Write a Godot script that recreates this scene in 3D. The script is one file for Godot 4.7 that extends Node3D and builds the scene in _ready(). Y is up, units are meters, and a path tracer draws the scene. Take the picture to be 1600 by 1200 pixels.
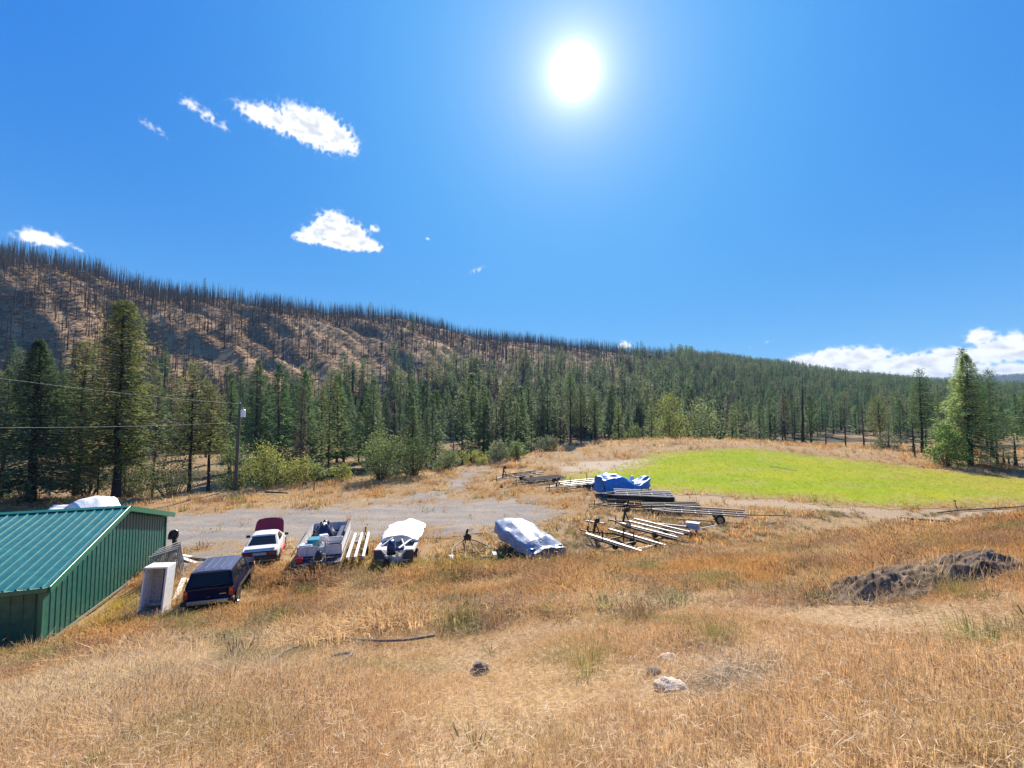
extends Node3D
# A hillside yard of stored boats and trailers above a creek, with a burnt hill behind it.

const EYE_HEIGHT := 8.0
var taken := {}
var noise := FastNoiseLite.new()
var fine := FastNoiseLite.new()
var rng := RandomNumberGenerator.new()
var mats := {}
var masses := {}

func _ready():
	noise.seed = 11; noise.frequency = 1.0; noise.noise_type = FastNoiseLite.TYPE_SIMPLEX_SMOOTH; noise.fractal_type = FastNoiseLite.FRACTAL_NONE
	fine.seed = 5; fine.frequency = 1.0; fine.noise_type = FastNoiseLite.TYPE_SIMPLEX; fine.fractal_type = FastNoiseLite.FRACTAL_FBM; fine.fractal_octaves = 5
	rng.seed = 4
	# camera
	var camera := Camera3D.new(); camera.name = "camera"; add_child(camera)
	camera.position = Vector3(0, EYE_HEIGHT, 0); camera.rotation_degrees.x = 3.22
	camera.fov = 80.32; camera.near = 0.1; camera.far = 9000.0; camera.current = true
	# sky, sun and exposure
	var environment := Environment.new()
	environment.background_mode = Environment.BG_SKY
	environment.sky = Sky.new()
	var sky_material := PanoramaSkyMaterial.new()
	sky_material.panorama = sky_picture()
	environment.sky.sky_material = sky_material
	environment.tonemap_mode = Environment.TONE_MAPPER_LINEAR
	environment.tonemap_exposure = 2.5
	environment.sdfgi_enabled = true; environment.ssao_enabled = true; environment.ssil_enabled = true
	environment.fog_enabled = true; environment.fog_density = 0.00013; environment.fog_light_color = Color(0.72, 0.84, 1.0)
	var world := WorldEnvironment.new(); world.name = "world_environment"; world.environment = environment; add_child(world)
	var sun := DirectionalLight3D.new(); sun.name = "sun"; add_child(sun)
	sun.light_energy = 1.5; sun.light_color = Color(1.0, 0.95, 0.87); sun.light_angular_distance = 0.5; sun.shadow_enabled = true
	sun.look_at_from_position(Vector3.ZERO, -sun_direction())
	make_materials()
	build_land()
	build_vegetation()
	build_yard()

func sun_direction() -> Vector3:
	var az := deg_to_rad(8.09); var alt := deg_to_rad(37.35)
	return Vector3(sin(az) * cos(alt), sin(alt), -cos(az) * cos(alt))

# ---------------------------------------------------------------- naming
func numbered(called: String) -> String:
	taken[called] = taken.get(called, -1) + 1
	return called if taken[called] == 0 else "%s_%03d" % [called, taken[called]]

func tag(o: Node, label := "", category := "", group := "", kind := "") -> Node:
	if label: o.set_meta("label", label)
	if category: o.set_meta("category", category)
	if group: o.set_meta("group", group)
	if kind: o.set_meta("kind", kind)
	return o

func thing(called: String, label: String, category: String, at := Vector3.ZERO, turn := 0.0, group := "") -> Node3D:
	var o := Node3D.new(); o.name = numbered(called); add_child(o)
	o.position = at; o.rotation.y = turn
	tag(o, label, category, group)
	return o

func part(parent: Node, called: String, mesh: Mesh, m: Material) -> MeshInstance3D:
	var o := MeshInstance3D.new(); o.mesh = mesh; o.material_override = m
	o.name = numbered(called) if parent == self else called
	parent.add_child(o, true)
	return o

func copies(called: String, mesh: Mesh, m: Material, places: Array, tints: Array, parent: Node = self) -> MultiMeshInstance3D:
	var mm := MultiMesh.new(); mm.transform_format = MultiMesh.TRANSFORM_3D
	mm.use_colors = not tints.is_empty(); mm.mesh = mesh; mm.instance_count = places.size()
	for i in places.size():
		mm.set_instance_transform(i, places[i])
		if mm.use_colors: mm.set_instance_color(i, tints[i])
	if parent == self:      # all copies of one kind of ground cover or far wood are one object
		if not masses.has(called):
			var whole := Node3D.new(); whole.name = called; whole.set_meta("kind", "stuff"); add_child(whole); masses[called] = whole
		parent = masses[called]
	var o := MultiMeshInstance3D.new(); o.multimesh = mm; o.material_override = m; o.name = "patch" if "grass" in called or "weeds" in called else "stand"
	o.set_meta("kind", "stuff"); parent.add_child(o, true)
	return o

# ---------------------------------------------------------------- sky
func sky_picture() -> ImageTexture:
	var W := 4096; var H := 2048; var k := 4
	var im := Image.create(W / k, H / k, false, Image.FORMAT_RGBAF)
	var s := sun_direction()
	for j in H / k:
		var up := (0.5 - (j + 0.5) / (H / k)) * PI
		for i in W / k:
			var az := (i + 0.5) / (W / k) * TAU
			var dir := Vector3(sin(az) * cos(up), sin(up), -cos(az) * cos(up))
			im.set_pixel(i, j, air(dir, s))
	im.resize(W, H, Image.INTERPOLATE_CUBIC)
	# clouds: centre (azimuth, altitude), radii in degrees, tilt, density
	var puffs := [
		[-36.2, 29.2, 1.2, 0.7, -10, 0.62], [-34.8, 28.7, 1.5, 0.75, -18, 0.66], [-33.2, 28.3, 1.0, 0.6, -20, 0.5], [-39.1, 26.3, 1.5, 0.5, -20, 0.46],
		[-30.2, 30.0, 2.0, 0.9, -14, 1.05], [-28.0, 30.0, 2.4, 1.25, -10, 1.3], [-25.4, 30.1, 2.6, 1.7, -12, 1.5], [-23.3, 29.9, 2.5, 1.9, -12, 1.5], [-21.6, 29.8, 1.9, 1.6, -20, 1.3], [-20.3, 29.2, 1.1, 1.2, -50, 1.0], [-24.0, 31.3, 1.2, 0.9, 0, 1.0],
		[-24.6, 19.2, 1.7, 0.75, -4, 1.1], [-23.2, 20.0, 1.9, 1.15, 12, 1.4], [-21.9, 20.9, 1.8, 1.5, 0, 1.5], [-20.4, 20.2, 2.2, 1.5, 0, 1.5], [-18.8, 19.4, 1.9, 0.9, -2, 1.3], [-17.2, 19.1, 1.3, 0.75, 10, 1.1], [-17.2, 21.2, 0.75, 0.5, -10, 0.8], [-21.0, 19.0, 3.0, 0.7, -3, 1.3],
		[-46.6, 14.7, 1.5, 0.75, 0, 1.2], [-45.6, 14.7, 1.1, 0.5, -5, 0.8], [-44.0, 14.4, 0.8, 0.3, -8, 0.5],
		[-10.6, 20.6, 0.5, 0.22, 0, 0.6], [-4.3, 17.2, 1.5, 0.55, 22, 0.42], [-12.3, 15.6, 0.8, 0.2, 0, 0.4],
		[14.0, 7.7, 1.0, 0.8, 0, 0.9], [27.6, 7.0, 1.6, 0.28, 10, 0.4], [29.6, 7.4, 1.2, 0.25, 10, 0.35],
		[33.0, 5.0, 2.3, 0.9, 8, 1.2], [35.5, 5.5, 2.3, 0.85, 4, 1.4], [38.0, 5.4, 2.0, 0.9, 0, 1.4], [36.5, 4.2, 5.5, 1.2, 0, 1.5], [42.0, 4.0, 5.0, 1.3, 0, 1.5], [44.0, 5.0, 2.2, 0.7, 0, 1.2], [46.0, 6.3, 1.0, 0.8, 0, 1.3], [48.0, 5.0, 3.0, 1.4, 0, 1.5], [52.0, 4.5, 4.0, 1.6, 0, 1.4], [46.0, 3.2, 14.0, 0.9, 0, 1.3], [60.0, 4.0, 6.0, 1.4, 0, 1.3],
		[-120.0, 24.0, 5.0, 2.0, 5, 1.3], [-80.0, 18.0, 4.0, 1.4, -4, 1.2], [95.0, 16.0, 6.0, 1.8, 4, 1.3], [150.0, 22.0, 5.0, 2.0, -6, 1.3], [-160.0, 14.0, 7.0, 1.5, 0, 1.3],
	]
	var density := {}
	for p in puffs:
		var reach: float = maxf(p[2], p[3]) * 1.9
		var cs: float = cos(deg_to_rad(p[4])); var sn: float = sin(deg_to_rad(p[4]))
		var wide: float = reach / cos(deg_to_rad(p[1]))
		for j in range(int((90.0 - p[1] - reach) * H / 180.0), int((90.0 - p[1] + reach) * H / 180.0)):
			var alt: float = 90.0 - (j + 0.5) * 180.0 / H
			for i in range(int((p[0] - wide + 180.0) * W / 360.0), int((p[0] + wide + 180.0) * W / 360.0)):
				var x: float = ((i + 0.5) * 360.0 / W - 180.0 - p[0]) * cos(deg_to_rad(alt)); var y: float = alt - p[1]
				var a: float = (x * cs + y * sn) / p[2]; var b: float = (-x * sn + y * cs) / p[3]
				if b < 0: b *= 1.25
				var r := a * a + b * b
				if r < 3.0:
					var key := j * W + i
					density[key] = maxf(density.get(key, 0.0), p[5] * exp(-r * 1.1))
	for key in density:
		var i: int = key % W; var j: int = key / W
		var column := (i + W / 2) % W
		var x := i * 360.0 / W; var y := j * 180.0 / H
		var n := (0.30 - absf(fine.get_noise_2d(x * 0.5, y * 0.6))) * 1.1 + (0.2 - absf(noise.get_noise_2d(x * 1.3 + 40, y * 1.5))) * 0.45 + fine.get_noise_2d(x * 1.5, y * 1.8) * 0.14
		var d: float = density[key]
		var a := smoothstep(0.24, 0.76, d + n * 0.72) * clampf(d * 1.5, 0.0, 1.0)
		if a > 0.0:
			var body := smoothstep(0.5, 1.5, d + n * 0.5)
			var grey := clampf(fine.get_noise_2d(x * 0.4 + 90, y * 0.9) * 1.7 + 0.38, 0.0, 1.0) * body
			var c := Color(0.46, 0.465, 0.475).lerp(Color(0.24, 0.265, 0.31), grey * 0.75)
			im.set_pixel(column, j, im.get_pixel(column, j).lerp(c, a))
	return ImageTexture.create_from_image(im)

func air(dir: Vector3, s: Vector3) -> Color:
	var y := maxf(dir.y, 0.0)
	var c := Color(0.002, 0.16, 0.66).lerp(Color(0.16, 0.55, 0.92), pow(1.0 - y, 3.6))
	c = c.lerp(Color(0.48, 0.74, 0.94), 0.5 * pow(1.0 - y, 14.0))
	var angle := rad_to_deg(acos(clampf(dir.dot(s), -1.0, 1.0)))
	c = c.lerp(Color(0.14, 0.50, 0.95), 0.8 * exp(-angle * angle / 1000.0))
	c = c.lerp(Color(0.95, 1.0, 1.05), 0.58 * exp(-pow(angle / 6.5, 1.25)))
	c += Color(4.0, 4.0, 3.9) * exp(-pow(angle / 1.4, 2.0)) + Color(0.7, 0.7, 0.68) * exp(-pow(angle / 2.9, 1.5))
	if dir.y < 0: c = Color(0.16, 0.15, 0.13)
	c *= 0.45
	c.a = 1.0
	return c

# ---------------------------------------------------------------- materials
func grain(frequency: float, octaves: int, low: float, high: float, s := 1, bump := false) -> NoiseTexture2D:
	var t := NoiseTexture2D.new(); t.width = 512; t.height = 512; t.seamless = true
	var f := FastNoiseLite.new(); f.seed = s; f.frequency = frequency; f.fractal_octaves = octaves; f.noise_type = FastNoiseLite.TYPE_SIMPLEX
	t.noise = f; t.normalize = true
	if bump:
		t.as_normal_map = true; t.bump_strength = low
	else:
		var r := Gradient.new(); r.colors = PackedColorArray([Color(low, low, low), Color(high, high, high)]); t.color_ramp = r
	return t

func mat(called: String, colour: Color, rough := 0.8, metal := 0.0) -> StandardMaterial3D:     # colour is a linear value
	var m := StandardMaterial3D.new(); m.resource_name = called
	m.albedo_color = colour.linear_to_srgb(); m.roughness = rough; m.metallic = metal; m.cull_mode = BaseMaterial3D.CULL_DISABLED
	mats[called] = m
	return m

func coloured(called: String, rough := 0.9, back := Color.BLACK) -> StandardMaterial3D:      # takes its colour from the vertices
	var m := mat(called, Color.WHITE, rough)
	m.vertex_color_use_as_albedo = true
	m.metallic_specular = 0.25
	if back != Color.BLACK: m.backlight_enabled = true; m.backlight = back
	return m

func worn(m: StandardMaterial3D, texture: Texture2D, scale: float, bump: Texture2D = null, strength := 1.0, in_world := false) -> StandardMaterial3D:
	m.albedo_texture = texture; m.uv1_triplanar = true; m.uv1_world_triplanar = in_world; m.uv1_scale = Vector3.ONE * scale
	if bump: m.normal_enabled = true; m.normal_texture = bump; m.normal_scale = strength
	return m

func make_materials():
	var speckle := grain(0.06, 5, 0.55, 1.0, 3); var pits := grain(0.05, 5, 3.0, 0.0, 4, true); var cloudy := grain(0.012, 5, 0.72, 1.0, 8); var clean := grain(0.01, 5, 0.90, 1.0, 9)
	worn(coloured("ground", 1.0), speckle, 0.31, pits, 1.0, true)
	worn(coloured("gravel", 1.0), grain(0.11, 4, 0.5, 1.0, 6), 0.45, pits, 1.0, true)
	worn(coloured("field", 1.0), grain(0.09, 4, 0.6, 1.0, 7), 0.37, pits, 1.0, true)
	coloured("needles", 0.75, Color(0.85, 0.85, 0.85)); coloured("leaves", 0.6, Color(0.8, 0.8, 0.8)); coloured("blades", 0.8, Color(0.9, 0.9, 0.9))
	coloured("wood", 0.95); coloured("soil", 1.0)
	worn(mat("weathered_steel", Color(0.27, 0.22, 0.175), 0.8, 0.1), speckle, 1.2); mat("fence_wire", Color(0.27, 0.27, 0.275), 0.6, 0.3)
	worn(mat("bark", Color(0.085, 0.065, 0.05), 0.95), speckle, 0.8, pits, 1.0)
	worn(mat("charred", Color(0.022, 0.020, 0.020), 0.85), speckle, 0.8)
	worn(mat("dead_bark", Color(0.15, 0.125, 0.105), 0.95), speckle, 0.8)
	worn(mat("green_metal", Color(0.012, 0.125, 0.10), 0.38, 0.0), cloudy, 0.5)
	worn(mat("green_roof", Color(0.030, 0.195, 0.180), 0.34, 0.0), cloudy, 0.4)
	mats.green_roof.metallic_specular = 0.6
	mat("green_trim", Color(0.014, 0.125, 0.08), 0.35)
	worn(mat("navy_paint", Color(0.007, 0.010, 0.034), 0.45), clean, 1.0); mats.navy_paint.metallic_specular = 0.15
	worn(mat("white_paint", Color(0.66, 0.66, 0.66), 0.3), clean, 0.9); mats.white_paint.clearcoat_enabled = true
	worn(mat("red_paint", Color(0.56, 0.015, 0.022), 0.4), clean, 1.0)
	worn(mat("faded_navy", Color(0.075, 0.09, 0.165), 0.33), clean, 1.0); mat("glass", Color(0.010, 0.013, 0.016), 0.06); mats.glass.metallic_specular = 0.35
	worn(mat("rubber", Color(0.02, 0.02, 0.02), 0.85), speckle, 3.0)
	worn(mat("dark_plastic", Color(0.022, 0.022, 0.024), 0.5), cloudy, 2.0)
	worn(mat("chrome", Color(0.55, 0.53, 0.5), 0.3, 0.85), cloudy, 2.0)
	worn(mat("aluminium", Color(0.50, 0.50, 0.50), 0.42, 0.7), cloudy, 1.5)
	worn(mat("galvanised", Color(0.40, 0.41, 0.42), 0.5, 0.6), speckle, 1.0)
	worn(mat("rust", Color(0.13, 0.07, 0.042), 0.85, 0.1), speckle, 1.2)
	worn(mat("dark_steel", Color(0.05, 0.048, 0.047), 0.6, 0.3), speckle, 1.2)
	worn(mat("white_board", Color(0.72, 0.70, 0.64), 0.75), clean, 1.1)
	worn(mat("enamel", Color(0.86, 0.86, 0.85), 0.35), clean, 0.9)
	worn(mat("liner", Color(0.60, 0.58, 0.54), 0.6), cloudy, 1.3)
	worn(mat("cream_panel", Color(0.82, 0.76, 0.71), 0.45), clean, 0.9)
	worn(mat("gelcoat", Color(0.76, 0.76, 0.75), 0.25), clean, 0.7)
	worn(mat("grey_carpet", Color(0.13, 0.13, 0.14), 1.0), speckle, 2.0)
	worn(mat("navy_vinyl", Color(0.018, 0.024, 0.085), 0.5), cloudy, 1.4)
	worn(mat("blue_cowl", Color(0.014, 0.045, 0.16), 0.35), cloudy, 1.5)
	worn(mat("cyan_plastic", Color(0.01, 0.30, 0.42), 0.45), cloudy, 2.0)
	worn(mat("blue_tarp", Color(0.02, 0.42, 0.95), 0.42), cloudy, 0.9, grain(0.015, 4, 7.0, 0.0, 21, true), 0.8)
	worn(mat("white_tarp", Color(0.76, 0.77, 0.78), 0.5), clean, 0.8, grain(0.015, 4, 7.0, 0.0, 22, true), 0.7)
	worn(mat("silver_tarp", Color(0.42, 0.52, 0.68), 0.40), cloudy, 0.8, grain(0.012, 4, 8.0, 0.0, 23, true), 0.9)
	mats.blue_tarp.backlight_enabled = true; mats.blue_tarp.backlight = Color(0.02, 0.2, 0.8)
	mats.silver_tarp.backlight_enabled = true; mats.silver_tarp.backlight = Color(0.15, 0.32, 0.7)
	mat("tail_red", Color(0.25, 0.012, 0.01), 0.25); mat("tail_amber", Color(0.5, 0.10, 0.02), 0.25)
	mat("black_paint", Color(0.012, 0.012, 0.014), 0.3)
	worn(mat("grey_wood", Color(0.26, 0.22, 0.18), 0.9), speckle, 1.5)
	worn(mat("pole_wood", Color(0.17, 0.145, 0.115), 0.9), speckle, 1.5)
	worn(mat("pale_box", Color(0.40, 0.50, 0.68), 0.5), cloudy, 1.2)
	mat("wire", Color(0.62, 0.62, 0.58), 0.5, 0.5)
	worn(mat("stone", Color(0.74, 0.62, 0.50), 0.95), speckle, 1.6, pits, 1.0)
	worn(mat("dark_stone", Color(0.26, 0.20, 0.15), 0.95), speckle, 1.6, pits, 1.0)

# ---------------------------------------------------------------- the lie of the land
# rows: x over distance, steepness to the ridge, distance of the ridge, distance of the hill's foot
const HILL := [[-1.6, 0.375, 330.0, 118.0], [-1.13, 0.328, 355.0, 128.0], [-0.98, 0.302, 370.0, 132.0], [-0.84, 0.259, 400.0, 138.0], [-0.70, 0.240, 440.0, 144.0], [-0.56, 0.220, 480.0, 150.0], [-0.28, 0.190, 580.0, 170.0], [0.0, 0.146, 650.0, 190.0], [0.28, 0.116, 700.0, 205.0], [0.42, 0.106, 720.0, 212.0], [0.56, 0.088, 700.0, 215.0], [0.77, 0.058, 650.0, 215.0], [1.0, 0.036, 620.0, 215.0], [1.6, 0.03, 600.0, 210.0]]
const BANK := [[-90.0, 36.0], [-44.0, 39.0], [-29.0, 42.5], [-17.0, 52.0], [-8.0, 60.0], [0.0, 68.0], [11.0, 84.0], [30.0, 100.0], [50.0, 100.0], [60.0, 96.0], [70.0, 92.0], [100.0, 90.0], [200.0, 95.0]]

func along(table: Array, t: float, column: int) -> float:
	if t <= table[0][0]: return table[0][column]
	for i in range(1, table.size()):
		if t < table[i][0]:
			var k: float = (t - table[i - 1][0]) / (table[i][0] - table[i - 1][0])
			k = k * k * (3.0 - 2.0 * k) * 0.5 + k * 0.5
			return lerpf(table[i - 1][column], table[i][column], k)
	return table[-1][column]

func hill_share(x: float, z: float) -> float:
	var d := -z
	if d < 60.0: return -1.0
	var t := clampf(x / d, -1.6, 1.6)
	return (d - along(HILL, t, 3)) / (along(HILL, t, 2) - along(HILL, t, 3))

func ground_y(x: float, z: float) -> float:
	var d := -z
	var slope := 6.6 - 0.3 * d + 0.1 * x - 0.5 * exp(-pow((x + 15.0) / 2.6, 2.0) - pow((d - 14.0) / 2.4, 2.0))
	if slope > 7.0: slope = 7.0 + (slope - 7.0) * 0.3
	slope += noise.get_noise_2d(x * 0.16, z * 0.16) * 0.22
	var dome := 2.5 * exp(-(pow((x - 32.0) / 34.0, 2.0) + pow((d - 80.0) / 26.0, 2.0)))
	var k := 1.3
	var m := clampf(0.5 + 0.5 * (slope - dome) / k, 0.0, 1.0)
	var near := lerpf(dome, slope, m) + k * m * (1.0 - m) * 0.5
	near += noise.get_noise_2d(x * 0.3 + 7.0, z * 0.3) * 0.05
	if d < 30.0: return near
	var beyond := d - along(BANK, x, 1) + noise.get_noise_2d(x * 0.09, z * 0.09) * 2.5
	var w := smoothstep(0.0, 17.0, beyond)
	if w <= 0.0: return near
	var t := clampf(x / d, -1.6, 1.6)
	var low := lerpf(-3.8, -1.2, smoothstep(0.3, 0.8, t)) + noise.get_noise_2d(x * 0.02, z * 0.02) * 0.7 + noise.get_noise_2d(x * 0.11, z * 0.11) * 0.3
	low -= 1.6 * exp(-pow((beyond - 14.0) / 7.0, 2.0))
	var u := hill_share(x, z)
	if u > 0.0:
		var ridge := EYE_HEIGHT + along(HILL, t, 1) * along(HILL, t, 2)
		var c := minf(u, 1.0)
		var s := c * c / (c + 0.12) * 1.12
		var p := 1.0 - pow(1.0 - minf(s, 1.0), 1.45)
		var folds := absf(noise.get_noise_2d((t + 0.42 * u + 0.06 * noise.get_noise_2d(x * 0.012, z * 0.012)) * 3.6 + 3.0, u * 0.8))
		var small := absf(noise.get_noise_2d((t + 0.42 * u) * 13.0, u * 3.0 + 9.0))
		var mask := 4.0 * c * (1.0 - c)
		var steep := smoothstep(0.55, -0.1, t)
		low += (ridge - low) * p + (folds - 0.28) * 11.0 * mask * (0.35 + 0.65 * steep) + (small - 0.25) * 4.5 * mask * (0.3 + 0.7 * steep)
		low += noise.get_noise_2d(x * 0.035, z * 0.035) * 1.1 * minf(u * 3.0, 1.0) + noise.get_noise_2d(x * 0.09, z * 0.09) * 0.3 * minf(u * 3.0, 1.0)
		if u > 1.0: low -= (d - along(HILL, t, 2)) * 0.02 * minf(1.0, (u - 1.0) * 4.0) + noise.get_noise_2d(x * 0.006, z * 0.006) * 6.0 * minf(1.0, (u - 1.0) * 3.0)
	if d > 900.0:
		low += 175.0 * exp(-pow((d - 2300.0) / 520.0, 2.0)) * smoothstep(0.2, 0.75, t) * (0.92 + 0.16 * noise.get_noise_2d(x * 0.0012, z * 0.0012))
	return lerpf(near, low, w)

func on_ground(x: float, z: float, lift := 0.0) -> Vector3:
	return Vector3(x, ground_y(x, z) + lift, z)

func lean(x: float, z: float, reach := 1.5) -> Vector3:      # the ground's upward normal over a footprint
	return Vector3(ground_y(x - reach, z) - ground_y(x + reach, z), 2.0 * reach, ground_y(x, z - reach) - ground_y(x, z + reach)).normalized()

func inside_by(p: Vector2, polygon: PackedVector2Array) -> float:      # metres inside (negative outside)
	var best := 1e9
	for i in polygon.size():
		var c := Geometry2D.get_closest_point_to_segment(p, polygon[i], polygon[(i + 1) % polygon.size()])
		best = minf(best, p.distance_to(c))
	return best if Geometry2D.is_point_in_polygon(p, polygon) else -best

func near_path(p: Vector2, path: Array) -> float:
	var best := 1e9
	for i in path.size() - 1:
		best = minf(best, p.distance_to(Geometry2D.get_closest_point_to_segment(p, path[i], path[i + 1])))
	return best

var field_edge := PackedVector2Array([Vector2(2, -50.5), Vector2(9, -56), Vector2(13, -57), Vector2(20, -67), Vector2(36, -71), Vector2(46, -62), Vector2(58, -51), Vector2(90, -46), Vector2(90, -38), Vector2(42, -37.2), Vector2(30, -36), Vector2(21.8, -40), Vector2(12.7, -43), Vector2(8, -48)])

func field_in(x: float, z: float) -> float:
	if x < -4.0 or z > -30.0 or z < -80.0: return -9.0
	return inside_by(Vector2(x, z), field_edge) + noise.get_noise_2d(x * 0.25, z * 0.25) * 0.9 + noise.get_noise_2d(x * 0.9, z * 0.9) * 0.5

func gravel_in(x: float, z: float) -> float:
	if x < -55.0 or x > 14.0 or z > -18.0 or z < -66.0: return -9.0
	var p := Vector2(x, z)
	var a := 5.7 - near_path(p, [Vector2(-50, -28), Vector2(-24, -30), Vector2(-9, -34.5), Vector2(-2, -36)])
	var b := 1.6 - near_path(p, [Vector2(-10, -38), Vector2(-6, -47), Vector2(-4.5, -60)])
	var c := 2.4 - near_path(p, [Vector2(-16, -30), Vector2(-16, -25)])
	return maxf(maxf(a, b), c) + noise.get_noise_2d(x * 0.22 + 5.0, z * 0.22) * 1.7 + noise.get_noise_2d(x * 1.1, z * 1.1) * 0.6

func track_share(x: float, z: float) -> float:      # the bare tan track along the field's near edge
	if x < 6.0 or z > -30.0 or z < -62.0: return 0.0
	var a := near_path(Vector2(x, z), [Vector2(14, -41.0), Vector2(22, -38.0), Vector2(30, -34.2), Vector2(44, -35.2), Vector2(80, -36.5)])
	var b := near_path(Vector2(x, z), [Vector2(10.5, -58.0), Vector2(17.5, -65.0)]) * 0.42
	return smoothstep(2.6, 0.8, minf(a, b) + noise.get_noise_2d(x * 0.4, z * 0.4) * 0.8)

func ground_colour(x: float, z: float) -> Color:
	var d := -z
	var n := noise.get_noise_2d(x * 0.13, z * 0.13) * 0.5 + noise.get_noise_2d(x * 0.45, z * 0.45) * 0.35 + noise.get_noise_2d(x * 1.6, z * 1.6) * 0.25
	var c := Color(0.42, 0.265, 0.12).lerp(Color(0.52, 0.37, 0.21), clampf(0.4 + n, 0.0, 1.0))
	var bare := smoothstep(0.25, 0.5, noise.get_noise_2d(x * 0.35 + 30.0, z * 0.35))
	c = c.lerp(Color(0.44, 0.32, 0.21), bare * 0.6)
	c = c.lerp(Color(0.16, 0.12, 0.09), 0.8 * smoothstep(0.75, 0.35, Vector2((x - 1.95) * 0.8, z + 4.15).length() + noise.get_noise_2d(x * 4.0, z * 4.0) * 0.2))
	c = c.lerp(Color(0.56, 0.43, 0.29) if d < 50.0 else Color(0.66, 0.55, 0.43), track_share(x, z) * 0.85)
	var beyond := d - along(BANK, x, 1)
	if beyond > 0.0:
		var valley := Color(0.40, 0.27, 0.14).lerp(Color(0.10, 0.085, 0.05), smoothstep(-0.15, 0.25, noise.get_noise_2d(x * 0.03 + 8.0, z * 0.045)))
		c = c.lerp(valley, smoothstep(2.0, 14.0, beyond))
	var u := hill_share(x, z)
	if u > -0.2:
		var t := clampf(x / maxf(d, 1.0), -1.6, 1.6)
		var f := noise.get_noise_2d(x * 0.02, z * 0.02) * 0.5 + noise.get_noise_2d(x * 0.07, z * 0.07) * 0.35 + noise.get_noise_2d(x * 0.2, z * 0.2) * 0.3
		f += 0.5 * noise.get_noise_2d((t + 0.42 * u) * 60.0, u * 9.0)
		var burnt := Color(0.20, 0.130, 0.080).lerp(Color(0.64, 0.425, 0.235), clampf(0.45 + f, 0.0, 1.0))
		var wood := Color(0.05, 0.055, 0.035).lerp(Color(0.12, 0.09, 0.055), clampf(0.4 + f, 0.0, 1.0))
		c = c.lerp(burnt.lerp(wood, smoothstep(0.30, 0.55, t + f * 0.12)), smoothstep(-0.15, 0.05, u))
	if d > 1000.0: c = Color(0.05, 0.06, 0.045)
	return c

func build_land():
	# one sheet of ground, finest round the yard
	var n := 430; var half := n / 2
	var xs := PackedFloat32Array(); var zs := PackedFloat32Array()
	for i in n + 1:
		xs.append(14.0 * sinh((i - half) / float(half) * 6.0) * 1.0)
		zs.append(-(12.0 + 14.0 * sinh(lerpf(-1.75, 6.05, i / float(n)))))
	var pos := PackedVector3Array(); var col := PackedColorArray(); var idx := PackedInt32Array()
	for j in n + 1:
		for i in n + 1:
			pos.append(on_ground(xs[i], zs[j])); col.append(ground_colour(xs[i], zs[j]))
	for j in n:
		for i in n:
			var a := j * (n + 1) + i
			idx.append_array([a, a + n + 1, a + 1, a + 1, a + n + 1, a + n + 2])
	tag(part(self, "ground", sheet_mesh(pos, col, idx), mats.ground), "", "", "", "structure")
	sheet("gravel_yard", -55.0, 14.0, -66.0, -18.0, 0.4, gravel_in, gravel_colour, mats.gravel)
	sheet("green_field", -2.0, 90.0, -74.0, -34.0, 0.45, field_in, field_colour, mats.field)

func gravel_colour(x: float, z: float) -> Color:
	var f := noise.get_noise_2d(x * 0.12, z * 0.7) * 0.6 + noise.get_noise_2d(x * 0.9, z * 1.4) * 0.4 + noise.get_noise_2d(x * 0.25 + z * 0.1, z * 2.6) * 0.4
	return Color(0.36, 0.34, 0.32).lerp(Color(0.50, 0.42, 0.345), clampf(0.45 + f * 1.3, 0.0, 1.0))

func field_colour(x: float, z: float) -> Color:
	var f := noise.get_noise_2d(x * 0.08, z * 0.12) * 0.5 + noise.get_noise_2d(x * 0.5, z * 0.7) * 0.4
	var rows := 0.10 * sin(x * 1.9 + z * 0.5) * noise.get_noise_2d(x * 0.1, z * 0.3)
	var dry := smoothstep(0.25, 0.6, noise.get_noise_2d(x * 0.16 + 12.0, z * 0.24) + noise.get_noise_2d(x * 0.9, z * 1.2) * 0.3)
	var c := Color(0.31, 0.42, 0.010).lerp(Color(0.44, 0.46, 0.015), clampf(0.35 + f + rows, 0.0, 1.0)).lerp(Color(0.47, 0.38, 0.07), clampf(smoothstep(30.0, 62.0, x) * 0.85 + smoothstep(-43.0, -36.0, z) * 0.35, 0.0, 1.0))
	return c.lerp(Color(0.50, 0.37, 0.17), dry * 0.22)

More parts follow.
